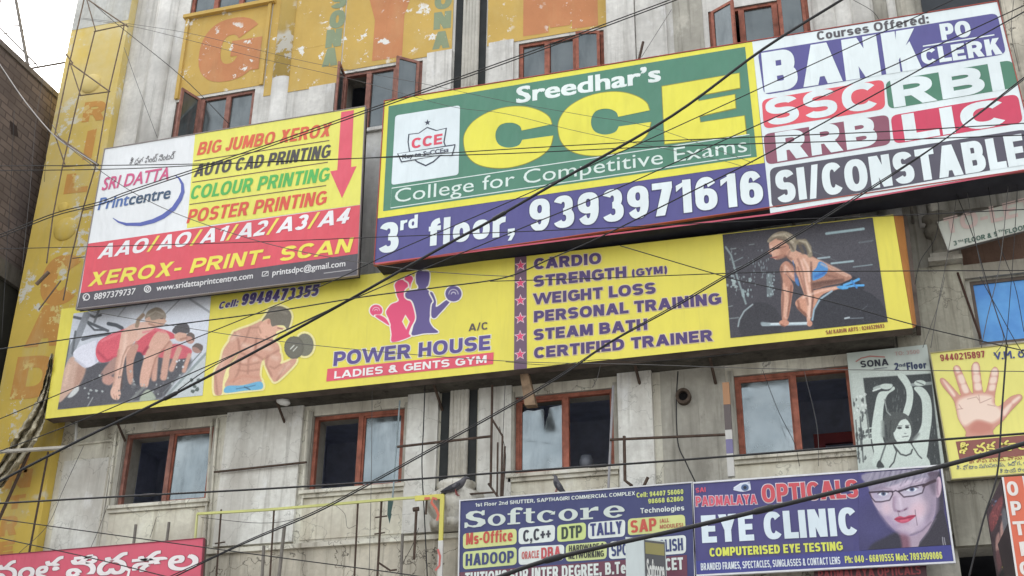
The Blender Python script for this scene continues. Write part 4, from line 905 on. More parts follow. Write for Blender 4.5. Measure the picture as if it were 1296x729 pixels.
P.poly([(290, 150), (320, 112), (360, 105), (400, 120), (415, 160), (380, 200), (375, 260), (400, 290), (440, 310), (470, 400), (475, 470), (440, 540), (420, 600), (430, 630), (270, 680), (260, 600), (240, 480), (210, 410), (225, 370), (260, 330), (325, 300), (310, 250), (300, 200)], PK, halo=HW)
P.poly([(380, 100), (400, 72), (440, 68), (458, 95), (440, 140), (430, 180), (418, 130)], PK, halo=HW)
P.ell(118, 388, 58, 54, PK, halo=HW); P.poly([(110, 440), (150, 430), (210, 465), (240, 525), (180, 490)], PK, halo=HW); P.ell(118, 384, 34, 30, (240, 214, 220), op=.9); P.ell(118, 388, 29, 27, PK); P.ell(118, 388, 16, 14, (240, 214, 220), op=.9); P.ell(118, 392, 11, 11, PK); P.poly([(80, 392), (156, 392), (156, 425), (80, 425)], PK, sm=False)
P.poly([(388, 425), (430, 490), (397, 565), (357, 490)], (244, 238, 226), sm=False); P.poly([(388, 443), (418, 490), (395, 547), (368, 490)], (234, 221, 92), sm=False)
P.build(gym, name='logo')
# picture 3: woman lifting a barbell
P = Print(pl, [(914.5, 297), (1104.5, 275.5), (1123.5, 407.5), (924.5, 428)], 330, 230, (70, 68, 74)).tr(910, 275, 4.705)
P.ell(560, 160, 420, 200, (80, 78, 84), 60)
P.speck((40, 180, 340, 480), 50, 7, (140, 150, 152), .8, 2.).speck((50, 330, 110, 420), 9, 20, (170, 186, 184), .8).speck((140, 350, 210, 480), 9, 18, (160, 178, 178), .8, 1.5).speck((170, 250, 290, 340), 20, 6, (130, 140, 144), .9, 3)
for a, w_, c in (([(40, 178), (72, 225), (110, 360), (160, 515)], 11, (150, 166, 166)), ([(640, 98), (860, 70)], 15, (176, 204, 208)), ([(835, 152), (915, 140)], 10, (104, 110, 114)), ([(590, 246), (658, 238)], 10, (180, 200, 206)), ([(670, 276), (798, 262)], 11, (176, 202, 206)), ([(800, 297), (912, 283)], 6, (150, 168, 172)), ([(70, 190), (100, 186)], 6, (150, 160, 160)), ([(180, 165), (208, 161)], 5, (140, 150, 150)), ([(300, 350), (302, 460)], 34, (120, 132, 134)), ([(60, 605), (120, 598)], 6, (140, 150, 150)), ([(50, 535), (80, 528)], 5, (140, 150, 150)), ([(80, 270), (140, 240)], 6, (130, 144, 146)), ([(100, 300), (190, 280)], 5, (120, 130, 132))): P.stroke(a, w_, c, 1.2, .85)
P.speck((280, 320, 330, 470), 16, 9, (170, 186, 188), .8, 1.6)
P.ell(245, 640, 130, 135, (58, 57, 62), 2); P.stroke([(114, 650), (122, 610), (150, 560), (200, 520)], 9, (158, 170, 172), 1.5)
P.poly([(740, 385), (800, 352), (845, 395), (860, 430), (760, 440), (700, 440)], (48, 48, 56), 2)
P.poly([(540, 232), (610, 265), (700, 310), (792, 355), (745, 385), (700, 398), (640, 408), (560, 425), (555, 340)], (172, 126, 106), 1.2); P.poly([(560, 390), (700, 372), (745, 385), (640, 408), (560, 425)], (120, 86, 74), 3); P.stroke([(600, 260), (700, 308), (780, 350)], 9, (220, 176, 154), 2.5)
P.poly([(455, 505), (500, 465), (580, 432), (720, 410), (765, 425), (650, 445), (590, 490), (560, 590), (520, 592), (470, 545)], (208, 152, 126), 1.2); P.stroke([(510, 470), (620, 436), (720, 416)], 12, (232, 186, 164), 2.5); P.stroke([(470, 540), (520, 580)], 12, (150, 98, 80), 2.5)
P.ell(775, 600, 222, 180, (52, 52, 58), 1.5); P.stroke([(556, 612), (566, 550), (600, 490), (672, 440)], 11, (160, 184, 196), 1.5); P.stroke([(750, 603), (775, 598)], 10, (180, 190, 194)); P.stroke([(770, 603), (860, 600)], 4, (130, 140, 146)); P.stroke([(840, 560), (880, 530)], 4, (90, 96, 100))
P.poly([(372, 282), (400, 262), (430, 280), (470, 330), (455, 385), (405, 345), (395, 332), (440, 400), (436, 470), (412, 602), (378, 622), (370, 480), (380, 385), (362, 318)], (190, 138, 116), 1.2); P.stroke([(385, 400), (395, 480), (388, 590)], 13, (222, 172, 148), 2.5); P.stroke([(430, 410), (425, 480), (405, 590)], 9, (138, 92, 76), 2.5); P.stroke([(405, 300), (440, 350)], 14, (226, 180, 158), 3)
P.poly([(395, 195), (440, 188), (470, 205), (545, 235), (602, 265), (562, 330), (520, 335), (470, 292), (430, 262), (405, 235)], (216, 168, 144), 1.2)
P.poly([(452, 240), (520, 225), (558, 290), (556, 400), (566, 485), (545, 600), (548, 642), (524, 622), (518, 500), (480, 385), (458, 300)], (216, 166, 142), 1.2); P.stroke([(490, 260), (515, 380), (540, 470), (535, 590)], 13, (238, 196, 174), 3); P.stroke([(548, 300), (550, 400), (562, 480), (545, 590)], 7, (150, 102, 84), 2); P.stroke([(470, 300), (495, 390), (520, 480)], 8, (160, 110, 92), 2.5)
P.poly([(600, 264), (648, 295), (632, 345), (560, 378), (552, 332), (580, 300)], (84, 146, 204)); P.stroke([(575, 355), (630, 330)], 16, (62, 112, 180), 3)
P.poly([(450, 330), (466, 350), (478, 410), (455, 388)], (76, 120, 176)); P.stroke([(440, 260), (455, 335)], 5, (76, 120, 176))
P.poly([(300, 150), (340, 120), (390, 140), (412, 175), (398, 230), (352, 252), (322, 243), (314, 218), (304, 200)], (220, 170, 146)); P.stroke([(340, 240), (392, 222)], 13, (166, 114, 96), 3); P.stroke([(318, 240), (345, 238)], 6, (150, 90, 84)); P.stroke([(305, 192), (345, 186), (400, 175)], 9, (60, 50, 48))
P.poly([(304, 190), (292, 212), (314, 222), (322, 200)], (212, 160, 138)); P.stroke([(294, 212), (312, 220)], 5, (150, 100, 86)); P.stroke([(308, 240), (334, 242)], 5, (160, 92, 86)); P.poly([(360, 180), (405, 170), (400, 225), (370, 235)], (186, 134, 112), 4, .8)
P.poly([(288, 140), (328, 98), (390, 84), (450, 114), (462, 160), (455, 200), (430, 205), (418, 170), (390, 138), (340, 128), (302, 152)], (164, 152, 132)); P.stroke([(320, 115), (390, 105), (440, 150)], 9, (206, 194, 170), 2); P.stroke([(350, 130), (410, 140), (440, 190)], 8, (116, 100, 84), 2); P.ell(408, 182, 11, 18, (196, 144, 122))
P.stroke([(465, 148), (510, 145), (535, 180), (542, 225)], 30, (150, 138, 116), 2); P.stroke([(480, 142), (520, 150), (545, 205)], 7, (200, 190, 168), 2); P.stroke([(480, 165), (500, 210)], 20, (104, 92, 80), 3)
P.stroke([(262, 640), (545, 633)], 17, (186, 202, 208), 1.5); P.stroke([(262, 636), (545, 628)], 5, (226, 236, 238), 1.5); P.stroke([(258, 634), (296, 638)], 20, (150, 164, 168), 2)
P.ell(388, 630, 30, 19, (204, 146, 122)); P.ell(540, 634, 16, 18, (204, 146, 122)); P.stroke([(370, 640), (392, 650)], 8, (150, 98, 80))
P.poly([(700, 415), (745, 408), (770, 425), (730, 430)], (84, 160, 214)); P.stroke([(745, 405), (800, 385), (832, 370)], 15, (92, 168, 224)); P.stroke([(740, 420), (800, 408), (860, 406)], 13, (92, 168, 224)); P.stroke([(790, 380), (820, 420)], 11, (70, 136, 200))
for a, w_, c in (([(470, 250), (500, 330), (512, 420), (530, 520)], 10, (150, 106, 90)), ([(548, 270), (552, 380), (560, 470), (548, 590)], 9, (110, 76, 66)), ([(505, 250), (530, 300), (540, 380)], 12, (244, 212, 194)), ([(530, 440), (545, 520), (538, 600)], 9, (240, 204, 184)), ([(425, 270), (450, 300), (460, 360)], 9, (120, 82, 70)), ([(372, 300), (372, 380), (382, 470), (376, 590)], 8, (120, 84, 72)), ([(395, 290), (392, 330)], 12, (236, 200, 180)), ([(402, 420), (408, 500), (398, 600)], 9, (236, 196, 174)), ([(560, 400), (640, 385), (740, 372)], 12, (104, 72, 62)), ([(610, 280), (690, 320), (760, 352)], 8, (232, 194, 172)), ([(640, 345), (700, 360)], 14, (134, 94, 80)), ([(470, 500), (480, 550), (520, 590)], 12, (120, 80, 66)), ([(500, 480), (560, 455)], 12, (238, 204, 184)), ([(395, 232), (430, 250)], 12, (128, 88, 76)), ([(350, 250), (392, 236)], 9, (120, 82, 72)), ([(310, 172), (318, 215)], 8, (240, 206, 188)), ([(420, 205), (410, 232)], 8, (150, 106, 90)), ([(330, 108), (400, 96), (446, 130)], 6, (222, 212, 192)), ([(306, 140), (350, 118), (400, 126)], 5, (112, 98, 84)), ([(395, 150), (430, 165), (446, 196)], 6, (92, 80, 70)), ([(480, 150), (515, 170), (530, 215)], 6, (100, 88, 76))): P.stroke(a, w_, c, 2.6, .75)
P.stroke([(560, 205), (700, 260)], 3, (120, 126, 130), 1, .6); P.speck((560, 60, 900, 260), 26, 4, (104, 106, 112), .7); P.speck((60, 100, 300, 240), 20, 4, (110, 114, 118), .7); P.speck((600, 470, 960, 640), 18, 5, (78, 80, 86), .8)
P.grain(4).build(gym)

# ------------------------------------------------------------------ women's-gym board and palm board
t_, pl = board('signboard', [(1071.5, 447), (1173, 436), (1196, 590), (1087, 600)], -.12, .06, (196, 205, 197),
    'weathered black and white board of a woman raising dumbbells, beside the right-hand window')
text(t_, pl, 'SONA', (1089.5, 465.5), (1125, 462.5), 8.5, col=(48, 50, 60), bold=.05)
line(t_, pl, [(1083, 458), (1090, 453.5), (1101, 451), (1120, 452)], 1.8, (186, 128, 120))
line(t_, pl, [(1106, 467), (1123, 465.5)], 1, (110, 112, 118))
text(t_, pl, '2', (1132.5, 469.5), (1138, 469), 10, col=(56, 66, 96), bold=.05); text(t_, pl, 'nd', (1138.5, 464.5), (1146, 464), 4.5, col=(56, 66, 96), bold=.04)
text(t_, pl, 'Floor', (1148, 468.5), (1173, 466.5), 9.5, col=(56, 66, 96), bold=.05)
text(t_, pl, 'TO: 3500', (1133, 450.5), (1164, 447.5), 5, col=(196, 168, 162), bold=.03)
P = Print(pl, [(1077, 473), (1176.5, 463), (1195.5, 589.5), (1086.5, 599)], 210, 250, (196, 205, 197)).tr(1070, 440, 4.558)
DKG = (66, 70, 70); PA = (206, 217, 208)
P.poly([(102, 176), (492, 150), (552, 690), (430, 700), (190, 710), (150, 560), (130, 400)], DKG, 1.5, sm=False)
P.speck((30, 280, 130, 660), 60, 13, DKG, .7, 2.4).speck((30, 260, 120, 380), 16, 18, (226, 232, 226), .7)
P.speck((110, 190, 350, 380), 26, 5, (110, 116, 114), .8, 5).speck((400, 400, 540, 670), 34, 5, (120, 126, 124), .8, 4)
for y in (470, 500, 530): P.stroke([(110, y), (150, y-6)], 7, PA)
for x, y0, y1 in ((60, 420, 640), (85, 400, 660), (120, 360, 520)): P.stroke([(x, y0), (x+18, y1)], 8, DKG, op=.7)
P.poly([(300, 160), (345, 158), (388, 240), (386, 330), (360, 400), (330, 390), (352, 300), (345, 230)], PA)
P.poly([(192, 262), (250, 250), (276, 225), (284, 242), (244, 272), (222, 330), (215, 420), (212, 500), (232, 560), (270, 545), (380, 555), (432, 585), (478, 692), (180, 695), (165, 600), (150, 490), (168, 350)], PA)
P.poly([(395, 235), (440, 228), (480, 270), (497, 330), (498, 410), (486, 500), (462, 650), (420, 610), (385, 560), (425, 480), (442, 420), (438, 300)], PA)
P.poly([(222, 400), (268, 372), (340, 380), (380, 420), (388, 470), (372, 440), (330, 404), (298, 412), (274, 460), (284, 548), (240, 554), (214, 480)], (84, 88, 86)); P.stroke([(372, 430), (384, 500), (376, 540)], 9, (84, 88, 86), 1.5); P.stroke([(232, 450), (240, 530)], 8, (60, 64, 64), 2); P.stroke([(262, 420), (255, 520)], 6, (64, 68, 66), 2); P.stroke([(225, 300), (240, 370), (260, 390)], 7, (150, 156, 152))
P.ell(328, 482, 52, 76, (214, 224, 215)); P.poly([(264, 450), (296, 398), (356, 408), (316, 424), (280, 490)], (84, 88, 86)); P.ell(312, 464, 14, 7, (60, 64, 64)); P.ell(356, 460, 12, 7, (60, 64, 64)); P.stroke([(296, 452), (326, 452)], 4, (90, 94, 94)); P.stroke([(346, 450), (368, 448)], 4, (90, 94, 94)); P.stroke([(340, 495), (350, 497)], 4, (120, 126, 122)); P.stroke([(328, 516), (362, 511)], 5, (110, 114, 112))
P.stroke([(170, 238), (215, 222), (262, 220)], 22, (180, 190, 184)); P.stroke([(160, 250), (200, 236)], 9, (220, 228, 222)); P.ell(235, 225, 34, 17, PA); P.stroke([(385, 215), (492, 206)], 18, (150, 158, 154)); P.ell(430, 205, 34, 17, PA); P.stroke([(410, 198), (450, 214)], 5, (90, 96, 94))
P.stroke([(284, 572), (318, 615), (350, 624), (378, 612), (386, 588)], 9, (78, 82, 82)); P.stroke([(270, 545), (295, 600), (280, 660), (255, 690)], 8, (78, 82, 82)); P.stroke([(380, 556), (420, 620), (440, 640)], 7, (78, 82, 82)); P.stroke([(232, 560), (205, 640), (190, 690)], 10, (110, 116, 114)); P.stroke([(214, 430), (216, 510)], 16, (150, 158, 152), 3); P.stroke([(395, 530), (420, 500)], 16, (130, 136, 132), 3); P.poly([(180, 690), (195, 650), (225, 690)], (70, 74, 74))
P.grain(5).build(t_)

t_, pl = board('signboard', [(1178, 447.5), (1302, 434), (1316, 597), (1205, 606)], -.2, .06, (236, 228, 128),
    'pale yellow palm-reading board with a large open hand at the right edge', trim=(170, 160, 120), trim_w=.012)
text(t_, pl, '9440215897', (1190.5, 457.5), (1247, 452.5), 8.5, col=(158, 70, 66), bold=.03)
text(t_, pl, 'V.M. రం', (1259, 455.5), (1304, 451.5), 9.5, col=(74, 84, 136), bold=.03)
poly(t_, pl, [(1209.5, 559), (1310, 549.5), (1312.5, 575.5), (1214.5, 583)], (146, 88, 80), .003, 'maroon_field')
text(t_, pl, 'శీ చక సాయి', (1215, 576), (1316, 567), 12.5, col=(240, 226, 120), bold=.02, out=(86, 52, 44), outw=.02)
text(t_, pl, 'జోతిష ముది, వాసు హస', (1227, 587), (1312, 579.5), 5, col=(160, 84, 74), bold=.01)
text(t_, pl, 'శీ- ఫోటాం సమసల కు, ఉదోగ, ఆరోగ', (1211, 595), (1312, 587), 5, col=(96, 108, 138), bold=.01)
text(t_, pl, 'శీ సాయి రాం నగర', (1266, 599.5), (1312, 595), 5, col=(96, 108, 138), bold=.01)
P = Print(pl, [(1186, 456), (1299, 446), (1305, 552), (1192, 560)], 210, 210, (236, 228, 128), cut=True).tr(1180, 440, 4.287)
SKP = (210, 152, 134); PL2 = (240, 214, 196)
P.poly([(190, 485), (182, 455), (142, 390), (128, 330), (112, 280), (60, 215), (42, 180), (48, 166), (68, 172), (110, 215), (152, 262), (150, 240), (122, 150), (114, 115), (126, 98), (146, 102), (160, 130), (196, 215), (214, 246), (222, 240), (214, 150), (214, 100), (234, 78), (254, 92), (262, 150), (274, 236), (290, 238), (304, 190), (318, 130), (338, 106), (358, 122), (356, 170), (342, 240), (338, 298), (350, 318), (372, 312), (420, 270), (466, 254), (486, 262), (482, 284), (430, 340), (382, 398), (345, 430), (328, 455), (324, 482)], SKP, .8, halo=(.5, (170, 110, 96)))
P.poly([(135, 300), (160, 275), (240, 255), (320, 262), (330, 300), (360, 325), (375, 350), (370, 380), (320, 410), (240, 395), (180, 425), (150, 400), (138, 350)], PL2, 5)
for q in ([(60, 185), (70, 185), (122, 250), (112, 262)], [(122, 105), (140, 108), (150, 132), (132, 138)], [(138, 155), (165, 148), (178, 190), (152, 196)], [(156, 205), (182, 200), (198, 240), (172, 246)], [(222, 92), (246, 92), (252, 138), (224, 140)], [(224, 150), (254, 148), (258, 185), (228, 188)], [(230, 196), (260, 194), (266, 228), (234, 230)], [(326, 118), (350, 116), (352, 150), (322, 152)], [(318, 162), (348, 160), (344, 192), (312, 194)], [(312, 204), (340, 202), (336, 232), (308, 232)], [(385, 340), (425, 300), (430, 315), (392, 372)], [(432, 290), (468, 264), (476, 274), (440, 305)]): P.poly(q, PL2, 2.6)
P.poly([(200, 450), (240, 400), (310, 415), (320, 450), (260, 470)], (200, 134, 118), 6)
for a in ([(190, 280), (240, 268), (252, 285)], [(252, 258), (258, 300)], [(262, 300), (320, 275)], [(136, 335), (165, 332)], [(145, 310), (158, 330)], [(300, 310), (340, 318)]): P.stroke(a, 4, (176, 130, 116), op=.7)
P.build(t_)

# ------------------------------------------------------------------ computer-class board
def PXS(x, y): return (570+x/4.05, 590+y/4.05)
t_, pl = board('signboard', [(583, 634.5), (875, 611.5), (880, 738), (581, 745)], -.5, .1, (64, 68, 112),
    'navy computer-class board crowded with rounded course labels, bottom centre', trim=(214, 214, 214), trim_w=.016)
WS = (222, 228, 222); GY = (212, 216, 142)
text(t_, pl, '1st Floor 2nd SHUTTER, SAPTHAGIRI COMMERCIAL COMPLEX', PXS(128, 209), PXS(948, 149), 4.6, col=WS, bold=.035)
text(t_, pl, 'Cell: 94407 56060', PXS(955, 162), PXS(1195, 143), 6.2, col=(206, 216, 120), bold=.04)
text(t_, pl, '98668 62860', PXS(1015, 193), PXS(1195, 179), 6, col=(206, 216, 120), bold=.04)
text(t_, pl, 'Technologies', PXS(975, 243), PXS(1200, 227), 6.6, col=WS, bold=.03)
# slab-serif title, drawn from rings and slabs
def title():
    A, B = pl.hit(*PXS(70, 316)), pl.hit(*PXS(936, 257)); hh = abs(pl.hit(*PXS(70, 236))[1]-A[1]); S = 8.15
    mb = MB(); cnt = [0]
    def put(pts):
        cnt[0] += 1; L = .006+.0003*(cnt[0] % 5)
        P_ = [pl.W(A+(B-A)*(x/S)+Vector((0, y*hh)), L) for x, y in pts]
        bm = bmesh.new(); f = bm.faces.new([bm.verts.new(p) for p in P_]); bm.normal_update()
        if f.normal.dot(pl.n) < 0: f.normal_flip()
        bmesh.ops.triangulate(bm, faces=bm.faces[:]); bm.verts.index_update()
        mb.add([v.co for v in bm.verts], [tuple(v.index for v in f.verts) for f in bm.faces]); bm.free()
    def rct(x0, y0, x1, y1): put([(x0, y0), (x1, y0), (x1, y1), (x0, y1)])
    def ringa(cx, cy, rx, ry, ix, iy, a0, a1):
        T_ = np.radians(np.linspace(a0, a1, 30)); put([(cx+rx*math.cos(t_), cy+ry*math.sin(t_)) for t_ in T_]+[(cx+ix*math.cos(t_), cy+iy*math.sin(t_)) for t_ in T_[::-1]])
    # S
    sp = [(1.02, .72), (1.02, 1.02), (.9, 1.02), (.85, .94), (.6, 1.03), (.28, 1.), (.08, .82), (.1, .6), (.32, .45), (.62, .36), (.72, .26), (.62, .12), (.42, .1), (.24, .16), (.16, .32), (.03, .32), (.03, -.02), (.14, -.02), (.2, .06), (.5, -.03), (.85, 0), (1.08, .18), (1.04, .42), (.8, .55), (.5, .63), (.42, .74), (.5, .87), (.7, .88), (.84, .8), (.9, .7)]
    put(sp)
    ringa(1.62, .36, .44, .38, .2, .27, 0, 360)                      # o
    rct(2.3, .1, 2.56, .78); rct(2.16, 0, 2.78, .1); rct(2.16, .62, 2.76, .72); ringa(2.62, .78, .32, .27, .07, .14, 60, 180); put([(2.62, .9), (2.86, .84), (2.92, .96), (2.8, 1.04), (2.62, 1.05)])   # f
    rct(3.06, .16, 3.32, .95); rct(2.94, .62, 3.5, .72); ringa(3.34, .2, .28, .2, .04, .1, 180, 310)     # t
    ringa(4.06, .36, .46, .38, .2, .27, 40, 318); put([(4.24, .46), (4.46, .44), (4.48, .66), (4.36, .6)])     # c
    ringa(5.1, .36, .46, .38, .2, .27, 0, 360)                       # o
    rct(5.82, .1, 6.08, .72); rct(5.68, 0, 6.28, .1); rct(5.68, .62, 5.82, .72); put([(6.08, .5), (6.2, .66), (6.4, .75), (6.54, .74), (6.54, .5), (6.36, .52), (6.2, .5), (6.08, .4)])  # r
    ringa(7.28, .36, .5, .38, .22, .27, 0, 322); rct(7.04, .32, 7.74, .42)    # e
    mb.build('lettering', vinyl((208, 217, 208)), t_)
title()
for q, c in (([(65, 346), (340, 320), (340, 400), (65, 425)], GY), ([(350, 318), (537, 300), (535, 385), (350, 402)], WS), ([(548, 303), (695, 288), (695, 375), (548, 390)], (206, 220, 142)), ([(706, 290), (897, 273), (895, 360), (706, 375)], WS), ([(910, 270), (1202, 248), (1206, 330), (910, 355)], GY),
        ([(65, 440), (340, 415), (340, 505), (65, 530)], (208, 218, 150)), ([(350, 415), (585, 402), (582, 482), (350, 508)], WS), ([(592, 402), (803, 385), (801, 475), (592, 490)], (208, 218, 150)), ([(813, 388), (1208, 352), (1208, 447), (813, 478)], WS)):
    pill(t_, pl, [PXS(*p) for p in q], c, .05)
for s, a, b_, h, c in (('Ms-Office', (80, 405), (320, 384), 15, (196, 84, 70)), ('C,C++', (373, 390), (515, 372), 15, (60, 60, 70)), ('DTP', (570, 376), (676, 364), 15.5, (60, 72, 60)), ('TALLY', (718, 360), (882, 346), 16, (66, 70, 120)), ('SAP', (925, 344), (1058, 330), 16, (200, 88, 72)),
        ('(ALL', (1074, 292), (1122, 287), 5, (180, 110, 84)), ('MODULES)', (1074, 322), (1194, 311), 5, (180, 110, 84)), ('HADOOP', (78, 512), (326, 494), 15, (62, 70, 116)), ('ORACLE', (366, 478), (455, 470), 9.5, (196, 100, 96)), ('DBA', (466, 476), (566, 466), 14, (196, 84, 88)),
        ('HARDWARE &', (608, 438), (790, 424), 7.5, (62, 62, 56)), ('NETWORKING', (606, 478), (788, 464), 8, (62, 62, 56)), ('SPOKEN ENGLISH', (826, 464), (1194, 432), 15.5, (62, 70, 116))):
    text(t_, pl, s, PXS(*a), PXS(*b_), h, col=c, bold=.04)
poly(t_, pl, [PXS(40, 545), PXS(1212, 455), PXS(1216, 590), PXS(40, 610)], (112, 64, 80), .003, 'maroon_field')
text(t_, pl, 'TUITIONS FOR INTER DEGREE, B.Tech, EAMCET', PXS(75, 608), PXS(1195, 530), 15, col=WS, bold=.045)

# ------------------------------------------------------------------ eye-clinic board
t_, pl = board('signboard', [(878, 612.5), (1190, 590.5), (1207, 710.5), (881, 727.5)], -.5, .12, (76, 72, 124),
    'indigo eye-clinic board with a woman in dark-rimmed glasses, bottom right', trim=(226, 226, 228), trim_w=.02)
poly(t_, pl, [(880.7, 710), (1204.3, 690), (1206.7, 710.2), (881.2, 727)], (70, 72, 142), .003, 'blue_field')
def PXE(x, y): return (870+x/3.703, 580+y/3.703)
text(t_, pl, 'SAI', PXE(40, 162), PXE(86, 158), 6, col=(216, 86, 108), bold=.04)
text(t_, pl, 'PADMALAYA', PXE(40, 226), PXE(328, 214), 12.5, 12, col=(212, 92, 110), bold=.03, out=(226, 214, 222), outw=.05)
text(t_, pl, 'OPTICALS', PXE(352, 209), PXE(803, 184), 23, 23, col=(206, 84, 92), bold=.045, out=(226, 214, 218), outw=.035)
text(t_, pl, 'EYE CLINIC', PXE(70, 398), PXE(806, 360), 35, 36, col=(222, 234, 240), bold=.055)
text(t_, pl, 'COMPUTERISED EYE TESTING', PXE(105, 462), PXE(730, 432), 11, col=(222, 226, 96), bold=.05)
text(t_, pl, 'BRANDED FRAMES, SPECTACLES, SUNGLASSES & CONTACT LENS', PXE(64, 526), PXE(718, 496), 9, col=(222, 228, 232), bold=.03)
text(t_, pl, 'Ph: 040 - 66810555 Mob: 7893909086', PXE(740, 492), PXE(1196, 472), 9, col=(222, 226, 110), bold=.03)
P = Print(pl, [(925, 610), (949, 608.2), (951, 623), (926, 624)], 60, 40, (76, 72, 124), cut=True).tr(870, 580, 3.703)
P.poly([(214, 146), (240, 124), (280, 116), (318, 126), (300, 148), (262, 158), (230, 154)], (206, 212, 226), .6); P.ell(270, 138, 18, 16, (84, 104, 140), .6); P.ell(270, 138, 8, 8, (40, 44, 60), .6); P.stroke([(218, 138), (250, 118), (290, 112), (318, 122)], 5, (226, 230, 238)); P.build(t_, .006, 'eye_emblem')
P = Print(pl, [(1086, 599), (1188.5, 591.8), (1203, 689.5), (1088, 696.5)], 270, 230, (76, 72, 124)).tr(1060, 590, 5.606)
P.poly([(150, 350), (330, 250), (460, 480), (420, 620), (100, 620)], (66, 62, 100), 30); P.ell(250, 440, 130, 110, (84, 82, 130), 30, .6)
P.poly([(640, 40), (735, 20), (760, 330), (800, 640), (700, 640), (690, 300), (650, 150)], (64, 58, 72), 3)
P.poly([(230, 170), (250, 250), (300, 330), (360, 410), (430, 470), (520, 490), (600, 455), (660, 400), (692, 330), (700, 180), (692, 70), (640, 60), (300, 60), (240, 100)], (196, 178, 194), 1.2)
P.poly([(430, 468), (520, 492), (600, 455), (690, 370), (640, 470), (585, 545), (590, 620), (430, 620)], (176, 156, 172), 2); P.poly([(430, 470), (500, 492), (510, 620), (425, 620)], (132, 92, 108), 6)
P.poly([(240, 180), (270, 270), (330, 370), (430, 470), (520, 488), (480, 440), (400, 390), (330, 280), (290, 200)], (168, 148, 176), 7, .8)
P.ell(600, 300, 70, 90, (216, 202, 216), 14, .8); P.ell(480, 90, 130, 40, (214, 200, 216), 14, .8); P.ell(340, 300, 30, 40, (210, 194, 210), 10, .7)
P.poly([(640, 330), (700, 200), (698, 340), (600, 460), (540, 488), (600, 420)], (170, 152, 176), 8, .8)
P.poly([(702, 350), (748, 320), (790, 480), (800, 640), (590, 620), (582, 548), (640, 470)], (58, 54, 64), 1.6); P.stroke([(585, 545), (645, 465), (698, 372)], 9, (98, 92, 104), 2)
P.poly([(240, 560), (330, 510), (430, 474), (440, 620), (230, 620)], (54, 52, 66), 4)
P.ell(714, 150, 24, 76, (206, 178, 192), 1.2, rot=.06); P.stroke([(712, 100), (706, 150), (714, 200)], 8, (160, 126, 144), 2)
P.poly([(200, 50), (690, 10), (700, 60), (664, 120), (650, 90), (600, 85), (540, 100), (480, 100), (420, 130), (340, 150), (300, 175), (240, 185), (215, 140)], (150, 144, 162), 2.5)
for k in range(26):
    x = 215+k*18; P.stroke([(x+40, 30), (x+12+(k % 5)*5, 90), (x-4, 110+(k*37 % 50))], 4+(k % 3)*2, [(182, 176, 190), (118, 110, 130), (164, 156, 174), (98, 90, 110)][k % 4], 2, .7)
P.poly([(640, 50), (715, 40), (700, 90), (680, 120), (640, 130), (660, 90)], (96, 82, 98), 2)
P.poly([(600, 130), (690, 100), (700, 200), (690, 330), (640, 400), (610, 300)], (146, 132, 150), 9, .75); P.poly([(640, 90), (700, 60), (694, 200), (660, 160)], (104, 92, 108), 6, .8); P.ell(590, 290, 46, 50, (214, 186, 196), 11, .7); P.ell(345, 300, 36, 44, (210, 186, 198), 9, .6); P.poly([(270, 262), (330, 258), (385, 240), (400, 300), (380, 330), (320, 340)], (206, 188, 200), 7, .5); P.ell(480, 450, 60, 24, (208, 188, 200), 8, .6); P.stroke([(300, 330), (360, 420), (440, 474)], 14, (134, 118, 146), 5, .7); P.poly([(250, 130), (330, 110), (330, 175), (250, 185)], (150, 136, 156), 8, .6)
P.ell(315, 212, 62, 40, (178, 176, 196), 3, .5); P.ell(530, 176, 82, 38, (182, 180, 198), 3, .5); P.stroke([(262, 236), (330, 240), (372, 226)], 9, (210, 204, 216), 3, .6); P.stroke([(470, 206), (540, 198), (596, 180)], 9, (214, 208, 218), 3, .6)
P.poly([(290, 200), (322, 180), (358, 192), (330, 212)], (226, 228, 236), 1.5); P.ell(326, 196, 17, 15, (92, 104, 134), 1.2); P.ell(326, 196, 7, 7, (44, 42, 56), 1); P.stroke([(285, 196), (320, 176), (360, 188)], 6, (72, 60, 76), 1.5)
P.poly([(488, 172), (522, 150), (566, 158), (540, 180)], (226, 228, 236), 1.5); P.ell(528, 165, 18, 15, (92, 104, 134), 1.2); P.ell(528, 165, 7, 7, (44, 42, 56), 1); P.stroke([(482, 170), (520, 146), (572, 154)], 6, (72, 60, 76), 1.5)
P.stroke([(408, 220), (402, 290), (412, 315)], 14, (164, 142, 166), 4, .8); P.stroke([(412, 316), (440, 322), (470, 312), (496, 298)], 9, (150, 122, 146), 3); P.stroke([(428, 320), (440, 322)], 7, (96, 66, 84), 1.5); P.stroke([(474, 312), (488, 304)], 7, (104, 74, 92), 1.5); P.stroke([(440, 230), (452, 300)], 12, (222, 208, 222), 4, .8)
g_l = [(226, 188), (300, 180), (388, 180), (392, 200), (370, 242), (310, 254), (268, 254), (242, 225), (226, 188)]
P.stroke(g_l, 8, (66, 52, 66), 1.3); P.stroke([(226, 186), (388, 179)], 10, (58, 46, 60), 1.2)
P.stroke([(434, 184), (520, 150), (612, 130), (616, 150), (602, 190), (540, 212), (470, 220), (434, 184)], 8, (66, 52, 66), 1.3); P.stroke([(434, 178), (520, 150), (614, 130)], 10, (58, 46, 60), 1.2); P.stroke([(388, 186), (412, 174), (436, 184)], 8, (58, 46, 60), 1.2); P.stroke([(610, 140), (650, 120), (692, 104)], 20, (66, 50, 60), 1.5)
